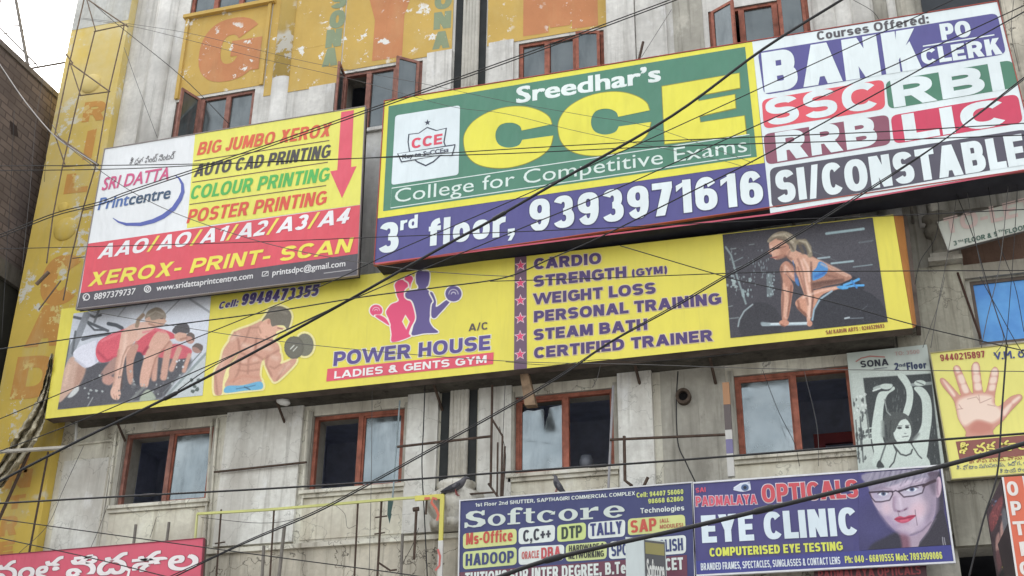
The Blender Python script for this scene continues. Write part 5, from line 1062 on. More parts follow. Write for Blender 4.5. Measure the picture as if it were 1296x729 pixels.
P.stroke([(398, 225), (396, 280), (404, 312)], 9, (150, 124, 142), 3, .8); P.ell(560, 320, 50, 46, (222, 186, 196), 9, .55); P.ell(350, 300, 26, 34, (222, 190, 200), 7, .5); P.stroke([(236, 172), (300, 150), (380, 165)], 9, (140, 122, 138), 3, .7); P.stroke([(440, 165), (520, 132), (600, 118)], 8, (140, 122, 138), 3, .6); P.stroke([(520, 488), (600, 458), (662, 398)], 7, (112, 98, 116), 3, .8)
P.poly([(404, 377), (440, 356), (474, 362), (510, 350), (556, 350), (520, 384), (480, 404), (440, 402)], (190, 72, 98), 1.2); P.stroke([(406, 377), (470, 374), (552, 352)], 5, (120, 36, 60), 1.5); P.stroke([(450, 390), (500, 382)], 7, (228, 120, 142), 3); P.stroke([(440, 412), (500, 408)], 8, (166, 138, 160), 5, .7)
P.stroke([(550, 310), (556, 360), (566, 420)], 3, (96, 76, 90), 1); P.stroke([(430, 330), (436, 355)], 3, (110, 84, 100), 1); P.stroke([(744, 505), (752, 575)], 4, (206, 204, 210), 1); P.stroke([(756, 508), (768, 575)], 4, (206, 204, 210), 1)
P.grain(3).build(t_)
# dark shop board peeping out below
t2, pl2 = board('signboard', [(1030, 719), (1172, 712.5), (1176, 770), (1032, 776)], -.42, .08, (72, 38, 46), 'dark maroon shop board just peeping out under the indigo eye-clinic board')
text(t2, pl2, 'PADMALAYA OPTICALS', (1036, 733), (1166, 727), 11, col=(150, 62, 66), bold=.03)

# ------------------------------------------------------------------ red board at bottom left
t_, pl = board('signboard', [(-90, 710.5), (257.5, 681.3), (253, 745), (-96, 775)], -.6, .1, (214, 92, 112),
    'red board with big white Telugu lettering in the bottom left corner', trim=(150, 70, 84), trim_w=.008)
for s, a, b_, h in (('నంత', (-8, 737), (76, 730), 26), ('వెద', (84, 731), (158, 726), 27), ('శాల', (166, 727), (249, 720), 27)):
    text(t_, pl, s, a, b_, h, col=(240, 232, 230), bold=.022, out=(150, 60, 78), outw=.012, by_box=True)
line(t_, pl, [(158, 719), (164, 722), (162, 730), (155, 735)], 3.5, (240, 232, 230), .007, 'lettering')
# ------------------------------------------------------------------ to-let board, tilted
t_, pl = board('signboard', [(1186, 281), (1310, 250), (1320, 286), (1200, 317.5)], -.35, .03, (206, 208, 196), 'tilted white to-let board tied in front of the concrete column', trim=(110, 104, 96), trim_w=.008)
text(t_, pl, 'TO-LET', (1197, 297), (1310, 269), 21, col=(214, 190, 182), bold=.05)
text(t_, pl, '3', (1207, 311.5), (1211.5, 310.3), 6, col=(78, 104, 92), bold=.04); text(t_, pl, 'TH', (1212.5, 307.5), (1219, 306), 3, col=(78, 104, 92), bold=.03)
text(t_, pl, 'FLOOR & 5', (1221.5, 308.5), (1262.5, 299), 6, col=(78, 104, 92), bold=.04); text(t_, pl, 'TH', (1263.5, 294.5), (1270, 293), 3, col=(78, 104, 92), bold=.03); text(t_, pl, 'FLOOR', (1272.5, 297), (1301, 290), 6, col=(78, 104, 92), bold=.04)

# ------------------------------------------------------------------ projecting box signs
def box_sign(name, front, yb, back_px, mats, label, y):
    """front: TL TR BR BL pixels on plane y; back_px: where the far top and bottom corners of the visible flank fall on the plane yb"""
    P = [at(*p, y) for p in front]
    t_ = thing(name, Vector(((P[2].x+P[3].x)/2, y, P[2].z)), label, 'signboard'); return t_, P
t_ = None
ft = [at(*p, -1.7) for p in ((1268, 603.5), (1296, 602), (1326, 770), (1292, 770))]
bt = [at(1248, 648, -1.15), at(1268, 770, -1.15)]
t_ = thing('blade_sign', Vector((ft[0].x, -1.7, ft[2].z)), 'orange projecting box sign with white letters reading down its front', 'signboard')
bx = ft[1]-ft[0]
bk = [bt[0], bt[0]+bx, bt[1]+bx, bt[1]]
MB().hexa(ft, bk).build('box', flat((60, 52, 52), .6, .3, 0, .3, 4), t_)
plo = YP(-1.703)
poly(t_, plo, [(1268.4, 604), (1296.5, 602.3), (1327, 769), (1292, 769)], (224, 112, 82), .002, 'orange_face')
line(t_, plo, [(1269, 604), (1293, 769)], 2.5, (232, 228, 224), .004, 'white_edge'); line(t_, plo, [(1294.5, 602.5), (1325, 769)], 2, (232, 228, 224), .004, 'white_edge')
for ch, x, y_, w_, h in (('O', 1276, 628, 14, 18.5), ('P', 1281, 652.5, 13, 18), ('T', 1284, 678, 15, 18), ('I', 1292.5, 704, 7, 18), ('C', 1292, 729, 15, 18)):
    text(t_, plo, ch, (x, y_), (x+w_, y_-.8), h, col=(236, 228, 220), bold=.05, out=(160, 70, 50), outw=.03, by_box=True)
du = (bt[0]-ft[0]); du.z = 0
fl = Plane(ft[0]+Vector((-.004, 0, 0)), -du.normalized()); 
if fl.n.dot(CAM-fl.o) < 0: fl.n = -fl.n
Pq = Print(fl, [(1249.5, 648), (1267.3, 606), (1292, 765), (1268, 765)], 60, 160, (70, 58, 60)).tr(1236, 590, 5.25)
Pq.poly([(90, 320), (165, 200), (175, 250), (150, 340), (110, 430), (90, 410)], (128, 72, 72), 2).speck((100, 220, 170, 400), 22, 9, (170, 96, 90)).speck((105, 200, 135, 260), 5, 10, (110, 130, 160))
Pq.poly([(130, 480), (150, 440), (160, 500), (150, 570), (130, 560)], (168, 132, 124), 2).poly([(160, 400), (185, 350), (200, 420), (205, 540), (185, 600), (165, 520)], (182, 146, 136), 2).poly([(130, 580), (150, 560), (170, 640), (150, 700), (140, 660)], (104, 72, 72), 2).poly([(170, 330), (200, 300), (240, 560), (210, 600)], (110, 112, 116), 2).poly([(150, 729), (235, 600), (250, 650), (180, 760)], (40, 40, 40), 1).speck((165, 620, 240, 720), 14, 9, (206, 200, 90))
Pq.grain(6).build(t_, .004)
# small projecting sign in front of the computer board
f2 = [at(*p, -1.15) for p in ((791.5, 679.5), (814, 681.5), (816.5, 770), (793, 770))]
dep = next(d for d in np.arange(.05, 1.2, .01) if proj(f2[1]+Vector((.22, d, 0)))[0] > 842)
b2 = [p+Vector((.22, dep, 0)) for p in f2]
t_ = thing('blade_sign', Vector((f2[0].x, -1.15, f2[2].z)), 'small white-edged projecting box sign in front of the navy computer-class board', 'signboard')
MB().hexa(f2, b2).build('box', vinyl((196, 204, 202)), t_)
d2 = (b2[1]-f2[1]); L2 = d2.length
fl = Plane(f2[1]+Vector((0, 0, 0)), d2.normalized())
if fl.n.dot(CAM-fl.o) < 0: fl.n = -fl.n
z0 = f2[2].z-f2[1].z
poly(t_, fl, [(.01, z0+.01), (L2-.01, z0+.01), (L2-.01, -.015), (.01, -.015)], (84, 84, 86), .003, 'dark_face', True)
poly(t_, fl, [(.02, -.17), (L2-.02, -.17), (L2-.02, -.04), (.02, -.04)], (146, 138, 84), .005, 'yellow_band', True)
v, fs, mi = text_geo('Softcore', .03, 0, 1., ())
x0, x1 = v[:, 0].min(), v[:, 0].max(); mb = MB()
mb.add([fl.W((.03+(x-x0)/(x1-x0)*(L2-.06), -.44+y*.3), .005) for x, y in v], fs); mb.build('lettering', vinyl((214, 214, 208)), t_)

# ------------------------------------------------------------------ right-hand bay
rb_ = thing('side_wing', Vector((2.5, 0, 0)), 'grimy right-hand wing with a moulded column, dark recess and blue window', 'building')
XL, XR = .425, 6.
xa, xb = at(1234, 400).x, 2.35
zw0, zw1 = at(1240, 436).z, at(1232, 355).z
zr0, zr1 = at(1215, 337).z, 9.55
xr0 = at(1212, 290).x; zv0, zv1 = 2.6, at(1230, 693).z; zb1 = at(1230, 612).z
xv0 = at(1207, 660).x
wall_cells(XL, XR, 0, 10.6, M['wall_dark'], rb_, [(xa, xb, zw0, zw1), (xr0, 5.5, zr0, zr1), (xv0, 5.5, zv0, zv1)], 'wall', .02)
wall_cells(XL, XR, 10.6, ZT, M['wall_dark'], rb_, [], 'upper_wall', .021)
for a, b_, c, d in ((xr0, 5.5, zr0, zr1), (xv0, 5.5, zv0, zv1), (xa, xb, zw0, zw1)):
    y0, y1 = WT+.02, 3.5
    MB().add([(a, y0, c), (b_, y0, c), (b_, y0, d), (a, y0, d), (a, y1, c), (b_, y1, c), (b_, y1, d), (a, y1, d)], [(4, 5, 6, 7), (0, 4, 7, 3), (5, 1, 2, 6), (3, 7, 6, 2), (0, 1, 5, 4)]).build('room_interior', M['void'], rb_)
MB().box(xr0+.002, 5.498, .1, .2, zr0+.001, at(1250, 284).z).build('parapet', concrete('brown_parapet', (122, 98, 84), (84, 66, 56), .6), rb_)
MB().box(XL, XR, 3.6, 9, 0, ZT).build('rear_block', M['wall_dark'], rb_)
m, t, n, b = nodes('blue_sheet', .35, .5)
t.links.new(mix(t, ramp(t, noise(t, 3, 6), .3, .7), base((96, 166, 226)), base((66, 134, 206))), b.inputs['Base Color'])
mb = MB().box(xa+.04, xb-.04, .06, .07, zw0+.04, zw1-.04)
wb = MB().box(xa, xa+.04, .04, .11, zw0, zw1).box(xb-.04, xb, .04, .11, zw0, zw1).box(xa+.04, xb-.04, .04, .11, zw1-.04, zw1).box(xa+.04, xb-.04, .04, .11, zw0, zw0+.04).build('window', flat((104, 92, 84), .7), rb_)
mb.build('blue_sheet', m, wb)
MB().box(xa-.1, xb+.1, -.04, .018, zw1+.02, zr0-.01).build('lintel', concrete('lintel_plaster', (164, 158, 144), (110, 104, 92), .5), rb_)
# moulded column
xc = at(1189, 290).x; zc = at(1190, 300).z
prof = [(.14, zc+.0), (.2, zc+.02), (.2, zc+.06), (.15, zc+.1), (.145, zc+.3), (.22, zc+.33), (.24, zc+.4), (.2, zc+.45), (.21, zc+.5), (.25, zc+.52), (.25, zc+.58), (.17, zc+.62), (.17, ZT)]
MB().lathe([(r*.82, z-.32) for r, z in prof], (xc, -.02), 24).build('round_column', concrete('column_plaster', (150, 146, 134), (84, 78, 68), .7), rb_, True)
MB().box(xc-.17, xc+.17, -.18, .015, zc-.36, zc-.3).box(xc-.2, xc+.2, -.2, .015, zc-.42, zc-.364).build('column_base', M['wall_dark'], rb_)
MB().box(XL+.02, xr0-.02, -.06, .017, 5.4, zc-.43).build('pier_face', concrete('stained_pier', (168, 164, 148), (92, 84, 70), .75, .5), rb_)
mb = MB().tube([at(1212, 345, -.07), at(1241, 428, -.07)], .014, 6); mb.build('rust_rod', flat((70, 50, 42), .9), rb_)
MB().box(xv0-.02, XR, -.1, .012, zv1+.002, zb1).box(xv0-.02, XR, -.16, .012, zb1+.004, zb1+.12).build('beam', concrete('beam_plaster', (160, 156, 142), (92, 86, 74), .7, .6), rb_)
mb = MB()                                                        # rough upper column right of the coaching board
x0u, x1u = at(1272, 40).x, 4.
MB().box(x0u, x1u, -.12, .018, 9.62, ZT).build('upper_pier', M['rough'], rb_)
MB().box(at(1166, 5).x, x0u-.004, -.006, .019, 10.7, ZT).build('shaded_recess_sheet', flat((58, 62, 66), .6), rb_)  # flat dark sheet in place of a recess, its shade put into the colour

# ------------------------------------------------------------------ rusty frames and rods
def rods(name, specs, y, label, cat, mat, group=None, part='rod'):
    P0 = at(*specs[0][0][0], y); t_ = thing(name, P0, label, cat, group)
    for s in specs:
        pts, r = s[0], s[1]; yy = s[2] if len(s) > 2 else y
        MB().tube([at(*p, yy) for p in pts], r, 6).build(s[4] if len(s) > 4 else part, s[3] if len(s) > 3 else mat, t_)
    return t_
rods('sign_frame', [([(120, 40), (100, 120), (79, 211), (67, 273), (59, 333)], 0.0115), ([(157, 33), (137, 119), (122, 207), (104, 268), (90, 326), (80, 380)], 0.0115), ([(119, 40), (161, 31)], 0.011), ([(101, 121), (139, 116)], 0.011), ([(80, 211), (123, 208)], 0.011),
    ([(109, -12), (88, 79), (77, 132), (69, 172)], 0.0115, -1.0), ([(110, 0), (121, 39)], 0.010, -.9), ([(112, 0), (162, 34)], 0.0115, -.8), ([(88, 78), (102, 121)], 0.010, -.9), ([(89, 80), (139, 116)], 0.0115, -.8), ([(70, 172), (82, 208)], 0.011, -.9), ([(70, 172), (124, 209)], .022, -.8), ([(82, 66), (92, 80)], 0.0115, -1.),
    ([(105, 266), (118, 263)], 0.010), ([(92, 327), (107, 325)], 0.010), ([(62, 344), (46, 360)], .03, -.7), ([(77, 355), (49, 392)], 0.0115, -.7)],
    -.55, 'rusty steel rod frame bracketed to the yellow corner pier', 'frame', M['pale_rust'])
rods('steel_rod', [([(61, 572), (37, 699)], .016)], -.4, 'thin rusty rod running down the right side of the yellow pier', 'rod', M['rust'])
rods('steel_rod', [([(44, 556), (-6, 668)], .024)], -.5, 'thick slanting rusty rod beside the torn cloth on the yellow pier', 'rod', M['rust'])
rods('steel_pipe', [([(-20, 573), (89, 566)], .03)], -.8, 'pale horizontal pipe jutting left below the yellow gym board', 'pipe', flat((186, 180, 168)))
rods('steel_pipe', [([(97, 528), (96, 560)], .022)], -.35, 'short whitish hanger pipe under the left end of the gym board', 'pipe', flat((170, 168, 160)))
# torn cloth
rng = random.Random(5); mb = MB(); nn = 22
cl = [((66, 448), 3), ((61, 478), 6), ((55, 505), 9), ((45, 532), 15), ((32, 556), 17), ((16, 582), 15), ((-6, 612), 12)]
mb_pts = spline([(c[0][0], c[0][1], c[1]) for c in cl], 8); vs = []; fs = []; K = 9
for i, p in enumerate(mb_pts):
    for k in range(K):
        f = k/(K-1)-.5; x = p[0]+f*p[2]*1.25+rng.uniform(-.8, .8); y_ = p[1]+f*p[2]*.9+rng.uniform(-1.5, 1.5)
        vs.append(at(x, y_, -.55-.12*math.sin(k*1.9+i*.21)+rng.uniform(-.03, .03)))
fs = [(i*K+k, i*K+k+1, (i+1)*K+k+1, (i+1)*K+k) for i in range(len(mb_pts)-1) for k in range(K-1)]
o = MB().add(vs+[v+Vector((0, .006, 0)) for v in vs], fs+[tuple(len(vs)+q for q in f)[::-1] for f in fs]).build('torn_banner', flat((206, 196, 170), .9, .1, 0, .5, 9), None, False)
tag(o, 'shredded beige banner cloth twisted along the left end of the gym board', 'cloth')
# stripped sign frame bottom left of centre
sf = thing('sign_frame', at(400, 700, -.45), 'stripped signboard frame with yellow edging and bare rods over cracked plaster', 'frame')
ys = -.45
def fbar(pts, w_, mat, name, yy=ys):
    pl_ = YP(yy); mb = MB(); line(None, pl_, pts, w_, None, 0, mb=mb); n_ = len(mb.v)
    mb.v += [(x, y+.03, z) for x, y, z in mb.v]; mb.f += [tuple(n_+i for i in f)[::-1] for f in mb.f]; mb.m += [0]*len(mb.f[len(mb.m):])
    h = len(pts); mb.add([], [])
    for k in range(h-1):
        mb.f += [(k, k+1, n_+k+1, n_+k), (h+k+1, h+k, n_+h+k, n_+h+k+1)]; mb.m += [0, 0]
    return mb.build(name, mat, sf)
fbar([(249, 650), (335, 645), (420, 638), (500, 631), (561, 627)], 2.6, vinyl((206, 206, 128), .3), 'yellow_edging')
fbar([(525, 630.5), (561, 628)], 6, vinyl((222, 212, 104), .3), 'yellow_edging', ys-.004)
fbar([(559.5, 626), (557.5, 684)], 5, vinyl((222, 212, 104), .3), 'yellow_edging', ys-.008)
fbar([(557.5, 684), (556, 745)], 6, vinyl((222, 220, 212), .3), 'white_edging', ys-.008)
fbar([(249, 650), (243, 720)], 1.8, vinyl((206, 206, 140), .3), 'yellow_edging', ys+.003)
plf = YP(ys-.012)
line(sf, plf, [(553, 632), (548, 630), (546, 636), (552, 644), (555, 652), (553, 659)], 3.2, (206, 108, 86), 0, 'letter_remnant')
line(sf, plf, [(537, 631), (544, 630.5)], 3, (206, 108, 86), 0, 'letter_remnant')
line(sf, plf, [(554, 695), (557, 704), (556, 716), (551, 722)], 2.6, (206, 108, 100), .002, 'letter_remnant')
for pts, r, m_ in (([(347, 643), (341, 740)], .014, 'rust'), ([(360, 667), (352, 740)], .026, 'steel'), ([(334, 691), (331, 740)], .024, 'steel'), ([(453, 636), (448, 740)], .014, 'rust'), ([(483, 632), (477, 740)], .016, 'rust'), ([(509.5, 676), (507, 740)], .02, 'steel'), ([(527, 645), (524, 708)], .018, 'rust'), ([(523, 645), (530, 644)], .03, 'rust'), ([(280, 645), (273, 740)], .014, 'rust'), ([(272, 688), (285, 686)], .01, 'rust'), ([(475, 655), (490, 653)], .01, 'rust'), ([(474, 676), (487, 674)], .01, 'rust'), ([(479, 712), (494, 722), (502, 721)], .012, 'rust'), ([(540, 630), (539, 651)], .014, 'rust')):
    MB().tube([at(*p, ys+.04) for p in pts], r, 6).build('upright', M[m_], sf)
o = MB().hexa([at(*p, ys-.02) for p in ((491, 634), (498, 634), (495, 650), (490, 652))], [at(*p, ys+.01) for p in ((491, 634), (498, 634), (495, 650), (490, 652))]).add([at(490, 650, ys-.02), at(496, 650, ys-.02), at(493, 663, ys-.015), at(494, 650, ys+.01)], [(0, 2, 1), (0, 3, 2), (1, 2, 3)]).build('rag', flat((76, 96, 92), .9, .1), None)
tag(o, 'dark green rag snagged on the stripped yellow-edged frame', 'rag')
for k, (x, y_, x2, y2) in enumerate(((172, 664, 169, 690), (214, 661, 211, 686))):
    rods('steel_bracket', [([(x, y_), (x2, y2)], .022)], -.45, ('left' if k == 0 else 'right')+' one of two short steel brackets above the red board', 'bracket', M['steel'], 'brackets holding the red board')
rods('wall_rail', [([(503, 565.5), (623, 552)], .018), ([(623, 488), (621, 616)], .017), ([(623, 531), (636, 552), (634, 631)], .014), ([(639, 565), (636, 631)], .014), ([(630, 560), (629, 630)], .012), ([(618, 612), (631, 630)], .014), ([(573, 627), (626, 623)], .013)],
    -.28, 'rusty rod bracket frame bolted left of the broken-pane window', 'bracket', M['rust'])
rods('wall_rail', [([(271, 597.5), (388, 585)], .016)], -.1, 'rusty rail across the wall between the two left lower windows', 'rail', M['rust'])
rods('wall_rail', [([(772, 556.5), (920, 550)], .018), ([(790, 552), (791, 608), (800, 615)], .02), ([(820, 604), (815, 615)], .02)], -.28, 'rusty rail with a bent support on the wall above the navy board', 'rail', M['rust'])
rods('steel_pole', [([(776, 488), (770, 618)], .016)], -.25, 'thin pale pole across the dark half of the broken-pane window', 'pole', flat((160, 158, 160)))
rods('steel_pole', [([(506, 507), (497, 630)], .012)], -.2, 'thin bluish pole beside the red-framed window left of the slotted column', 'pole', flat((150, 164, 168)))
rods('steel_rod', [([(814, 53), (809, 74)], .02)], -.5, 'short dark rod sticking up behind the coaching board', 'rod', M['rust'])
# edge-on narrow strip board by the right window
es = thing('strip_board', at(922, 540, -.3), 'narrow edge-on strip board with orange and purple bands beside the right window', 'signboard')
for (y0_, y1_, c) in ((484, 512, (172, 128, 92)), (512, 544, (96, 86, 84)), (544, 556, (198, 196, 190)), (556, 574, (120, 114, 150)), (574, 603, (196, 194, 188))):
    xa0 = 914+(y0_-484)*.06; xa1 = 914+(y1_-484)*.06
    P_ = [at(xa0, y0_+.2, -.3), at(xa0+8.5, y0_-.5, -.3), at(xa1+8.5, y1_-.7, -.3), at(xa1, y1_, -.3)]
    MB().hexa(P_, [p+Vector((0, .06, 0)) for p in P_]).build('colour_band', vinyl(c), es)
# wooden plank and white lamp under the gym board, stub posts
P_ = [at(*p, -.45) for p in ((658, 474), (668, 472), (678, 512), (664, 513))]
o = MB().hexa(P_, [p+Vector((0, .12, 0)) for p in P_]).build('wood_plank', flat((150, 126, 102), .8, .2, 0, .5, 10)); tag(o, 'splintered wooden plank hanging under the gym board above the broken pane', 'plank')
c0, c1 = at(351, 505, -.4), at(367, 511, -.4)
mb = MB(); v_ = (c1-c0); prof = [(0, .005), (.1, .05), (.4, .06), (.8, .05), (1, .01)]
mb.tube([c0+v_*f for f, r in prof], [r for f, r in prof], 10); o = mb.build('lamp', flat((214, 212, 206), .4, .4), None, True); tag(o, 'small white lamp shell under the gym board between the left windows', 'lamp')
# small CCTV-like vent on the wall
c = at(866, 504, 0); vt = thing('wall_vent', c, 'rusty round vent pipe in the grimy wall left of the strip board', 'vent')
n_ = 18; ring_ = lambda r, y: [(c.x+r*math.cos(2*math.pi*k/n_), y, c.z+r*1.1*math.sin(2*math.pi*k/n_)) for k in range(n_)]
vs = ring_(.095, .0)+ring_(.095, -.1)+ring_(.06, -.1)+ring_(.055, .05)
MB().add(vs, [(i*n_+(k+1) % n_, i*n_+k, (i+1)*n_+k, (i+1)*n_+(k+1) % n_) for i in range(3) for k in range(n_)]).build('collar', flat((96, 84, 74), .9, .1, .1, .5, 16), vt)
MB().add(ring_(.06, -.05), [tuple(range(n_))[::-1]]).build('opening', flat((30, 28, 28), .9, .1), vt)
# doorway seen through the right lower window, and something on the sill
mb = MB(); x0, x1 = WX[3][0]+.85, WX[3][1]+.3; z0, z1 = 6.2, 7.15
mb.box(x0, x0+.14, 1.2, 1.28, z0, z1).box(x0+.14, x1, 1.2, 1.28, z1-.14, z1)
o = mb.build('door_frame', flat((126, 40, 44), .6)); tag(o, 'red door frame inside the dark room behind the right lower window', 'door frame')
mb = MB().lathe([(.03, 6.56), (.09, 6.58), (.1, 6.7), (.075, 6.78), (.02, 6.8)], (at(742, 588, .25).x, .25), 16)
o = mb.build('jug', flat((96, 100, 108), .4, .5), None, True); tag(o, 'small grey pot on the sill of the broken-pane window', 'pot')

# ------------------------------------------------------------------ pigeons
def skin_mesh(joints, edges, radii, sub=2):
    me = bpy.data.meshes.new('tmp'); me.from_pydata(joints, edges, []); o = bpy.data.objects.new('tmp', me); COL.objects.link(o)
    mo = o.modifiers.new('s', 'SKIN'); mo.use_smooth_shade = True
    for i, r in enumerate(radii): me.skin_vertices[0].data[i].radius = r if isinstance(r, tuple) else (r, r); me.skin_vertices[0].data[i].use_root = (i == 1)
    s_ = o.modifiers.new('d', 'SUBSURF'); s_.levels = sub
    dg = bpy.context.evaluated_depsgraph_get(); out = bpy.data.meshes.new_from_object(o.evaluated_get(dg)); bpy.data.objects.remove(o); bpy.data.meshes.remove(me); return out
def pigeon(px, py, y, flip, tilt, label, sc):
    base_ = at(px, py, y); t_ = thing('pigeon', base_, label, 'bird', 'pigeons on the ledges')
    J = [(-.2, 0, .05), (-.12, 0, .075), (-.04, 0, .1), (.05, 0, .13), (.1, 0, .175), (.125, 0, .215), (.16, 0, .21), (.185, 0, .2)]
    Rr = [(.026, .012), (.038, .03), (.062, .055), (.064, .058), (.04, .037), (.031, .029), (.013, .012), (.004, .004)]
    ca, sa = math.cos(tilt), math.sin(tilt)
    def X(p):
        x, y_, z = p; z -= .05; x, z = x*ca-z*sa, x*sa+z*ca; return (x*flip*sc, y_*sc, (z+.05)*sc)
    me = skin_mesh([X(p) for p in J], [(i, i+1) for i in range(7)], [(a*sc, b_*sc) for a, b_ in Rr])
    me.name = 'body'; me.materials.clear(); me.materials.append(flat((104, 102, 106), .7, .2, 0, .45, 12)); o = bpy.data.objects.new('body', me); COL.objects.link(o); o.parent = t_
    for s in (-1, 1):
        vs = []; fs = []; n_ = 10; st = 9
        for i in range(st):
            f = i/(st-1); r = .045*math.sin(math.pi*min(1, f*1.0+.04))**.6*(1-.45*f)+.002; cxp = .075-f*.27; cz = .13-f*.065
            for k in range(n_):
                a = 2*math.pi*k/n_; vs.append(X((cxp, s*(.048-.018*f)+.012*math.cos(a), cz+r*math.sin(a))))
        fs = [(i*n_+k, i*n_+(k+1) % n_, (i+1)*n_+(k+1) % n_, (i+1)*n_+k) for i in range(st-1) for k in range(n_)]+[tuple(range(n_))[::-1], tuple((st-1)*n_+k for k in range(n_))]
        b0 = Vector(base_); MB().add([Vector(v)+b0 for v in vs], fs).build('wing', flat((70, 70, 76), .7, .2, 0, .5, 26), t_, True)
        MB().tube([b0+Vector(X((.0, s*.025, .07))), b0+Vector(((.01*flip)*sc, s*.025*sc, .004)), b0+Vector((.04*flip*sc, s*.025*sc, .004))], .007*sc, 5).build('leg', flat((150, 84, 80), .7), t_)
    return t_
pigeon(577, 627, -.42, 1, .05, 'grey pigeon with head down perched on the fluted column foot', 1.0)
pigeon(704, 624.5, -.46, -1, .62, 'dark pigeon standing upright on top of the navy computer-class board', .85)

# ------------------------------------------------------------------ overhead cables
def cable(pts, r, label, y=-4., mat='cable', y1=None, group='overhead cables', wob=True):
    n_ = len(pts); P = [at(p[0], p[1], y if y1 is None else y+(y1-y)*i/(n_-1)) for i, p in enumerate(pts)]
    P = spline(P, 6); o = MB().tube(P, r, 6).build('cable', M[mat], None, True); tag(o, label, 'cable', group)
    if r >= .0095:                                                   # taped joints on the thick lines
        for k in (len(P)//4, len(P)*5//8):
            a, b_ = P[k], P[k+1]; d = (b_-a).normalized()*.09
            MB().tube([a-d, a-d*.7, a+d*.7, a+d], [r*.9, r*1.45, r*1.5, r*.9], 7).build('taped_joint', M['cable'], o, True)
    return o
cable([(-40, 634), (0, 609), (103, 556), (200, 509), (295, 460), (400, 403), (480, 358), (570, 307), (620, 280), (706, 230), (850, 147), (966, 62), (1068, -2), (1110, -30)], .016, 'thick black cable rising from lower left right across the gym and coaching boards', -4)
cable([(225, 494), (265, 466), (330, 433), (405, 398), (480, 357.5)], .006, 'thin strand lashed to the thick cable beside the bare-chested man', -4.05)
cable([(560, 760), (640, 727), (700, 707), (780, 688), (861, 670), (966, 645), (1080, 617), (1200, 588), (1340, 549)], .019, 'thick black cable sagging across the eye-clinic board and the glasses woman', -5)
cable([(-30, 638), (0, 637), (160, 628), (330, 619), (490, 609), (650, 597), (810, 586), (966, 574), (1130, 561), (1340, 545.5)], .010, 'level black cable along the lower window sills', -4.5)
cable([(-30, 541), (0, 530), (168, 460), (330, 394.5), (429, 352), (498, 319), (650, 253), (811, 181), (966, 110), (1206, 0), (1260, -24)], .006, 'thin cable climbing over the treadmill picture to the word Courses', -3.6)
cable([(-30, 582), (0, 571), (118, 526), (270, 460), (320, 437), (455, 375), (650, 293), (778, 240), (966, 155), (1130, 83), (1296, 7), (1340, -14)], .0065, 'thin cable climbing over the muscle man to the word CLERK', -3.8)
cable([(-30, 446), (13, 440), (150, 420), (330, 396.5), (458, 376), (560, 363), (640, 351), (700, 326), (762, 299), (880, 240), (966, 197), (1130, 107), (1296, 15), (1340, -10)], .0075, 'cable crossing the couple logo then the digits up to the top right corner', -4.2)
for k, dy in enumerate((0, 3.2)):
    cable([(-40, 309+dy), (0, 297+dy), (69, 270+dy), (128, 255+dy), (171, 239+dy), (330, 186+dy), (485, 131.5+dy), (650, 73+dy), (850, -1+dy), (900, -20+dy)], .007, ['upper','lower'][k]+' of the paired black cables over the printing board towards the top', -3.4-.03*k)
cable([(-30, 210.5), (0, 210), (160, 209), (330, 205.5), (480, 199), (640, 189), (800, 180), (966, 173), (1130, 166), (1296, 156), (1340, 153)], .0065, 'upper level cable across the white logo panel and the big yellow letters', -3.)
cable([(-30, 216.5), (0, 216), (160, 213.5), (330, 205), (480, 199.5), (650, 194), (800, 187), (966, 181.5), (1130, 177), (1296, 171), (1340, 169)], .0065, 'lower level cable of the close pair crossing both upper boards', -3.1)
cable([(-30, 316), (0, 315), (160, 311), (330, 306), (480, 300), (650, 293.5), (800, 287), (966, 279), (1130, 273), (1296, 265), (1340, 263)], .0055, 'level cable crossing the red printing band and the floor number', -3.2)
cable([(620, 356), (760, 352), (966, 344.5), (1130, 343), (1340, 342)], .0055, 'level cable across the training list and barbell picture', -3.3)
cable([(66, 158), (86, 185), (161, 239), (230, 273), (330, 306), (420, 326), (518, 341), (590, 347), (650, 350)], .005, 'slack thin cable drooping from the pier over the printing board', -2., 'cable_grey')
cable([(105, 23), (170, 31), (244, 43), (330, 64), (402, 81), (531, 105), (640, 128), (740, 146), (824, 161), (953, 206)], .0035, 'upper hair-thin grey wire drooping over the painted G', -1.2, 'cable_grey')
cable([(103, 24), (170, 34), (244, 52), (330, 74), (452, 102), (567, 134), (640, 144), (739, 168), (900, 200), (953, 215)], .0035, 'lower hair-thin grey wire drooping over the painted G', -1.25, 'cable_grey')
cable([(106, -6), (150, 32), (230, 97), (290, 157)], .0055, 'dark stay wire from the pier top down to the open casement', -.8)
cable([(157, 60), (175, 110), (199, 174)], .004, 'thin dark wire hanging down to the printing board top edge', -.7, 'cable_grey')
cable([(-30, 36), (0, 82), (33, 130), (69, 172), (96, 191), (123, 208)], .009, 'pale tube looping over the dark brick wall to the pier frame', -1.4, 'cable_pale')
cable([(785, 311), (917, 350), (966, 361.5), (1060, 384), (1164, 413), (1296, 444), (1340, 455)], .006, 'cable falling from the blue strip over the barbell woman to the right', -2.2, y1=-3)
for k, dx in enumerate((0, 2.5)):
    cable([(215-dx*3, 733), (270, 706-dx*.6), (320, 683-dx*.8), (400, 649-dx), (468, 613-dx), (560, 562-dx), (648, 513-dx), (712, 475-dx), (772, 434-dx*.6), (850, 391-dx), (920, 350-dx), (966, 324-dx), (1101, 240-dx), (1200, 173), (1296, 98+dx), (1340, 66)], .0075-.002*k, ['main', 'thinner'][k]+' strand of twin diagonal cables from the red board to the right-hand red bubble', -3.9-.03*k)
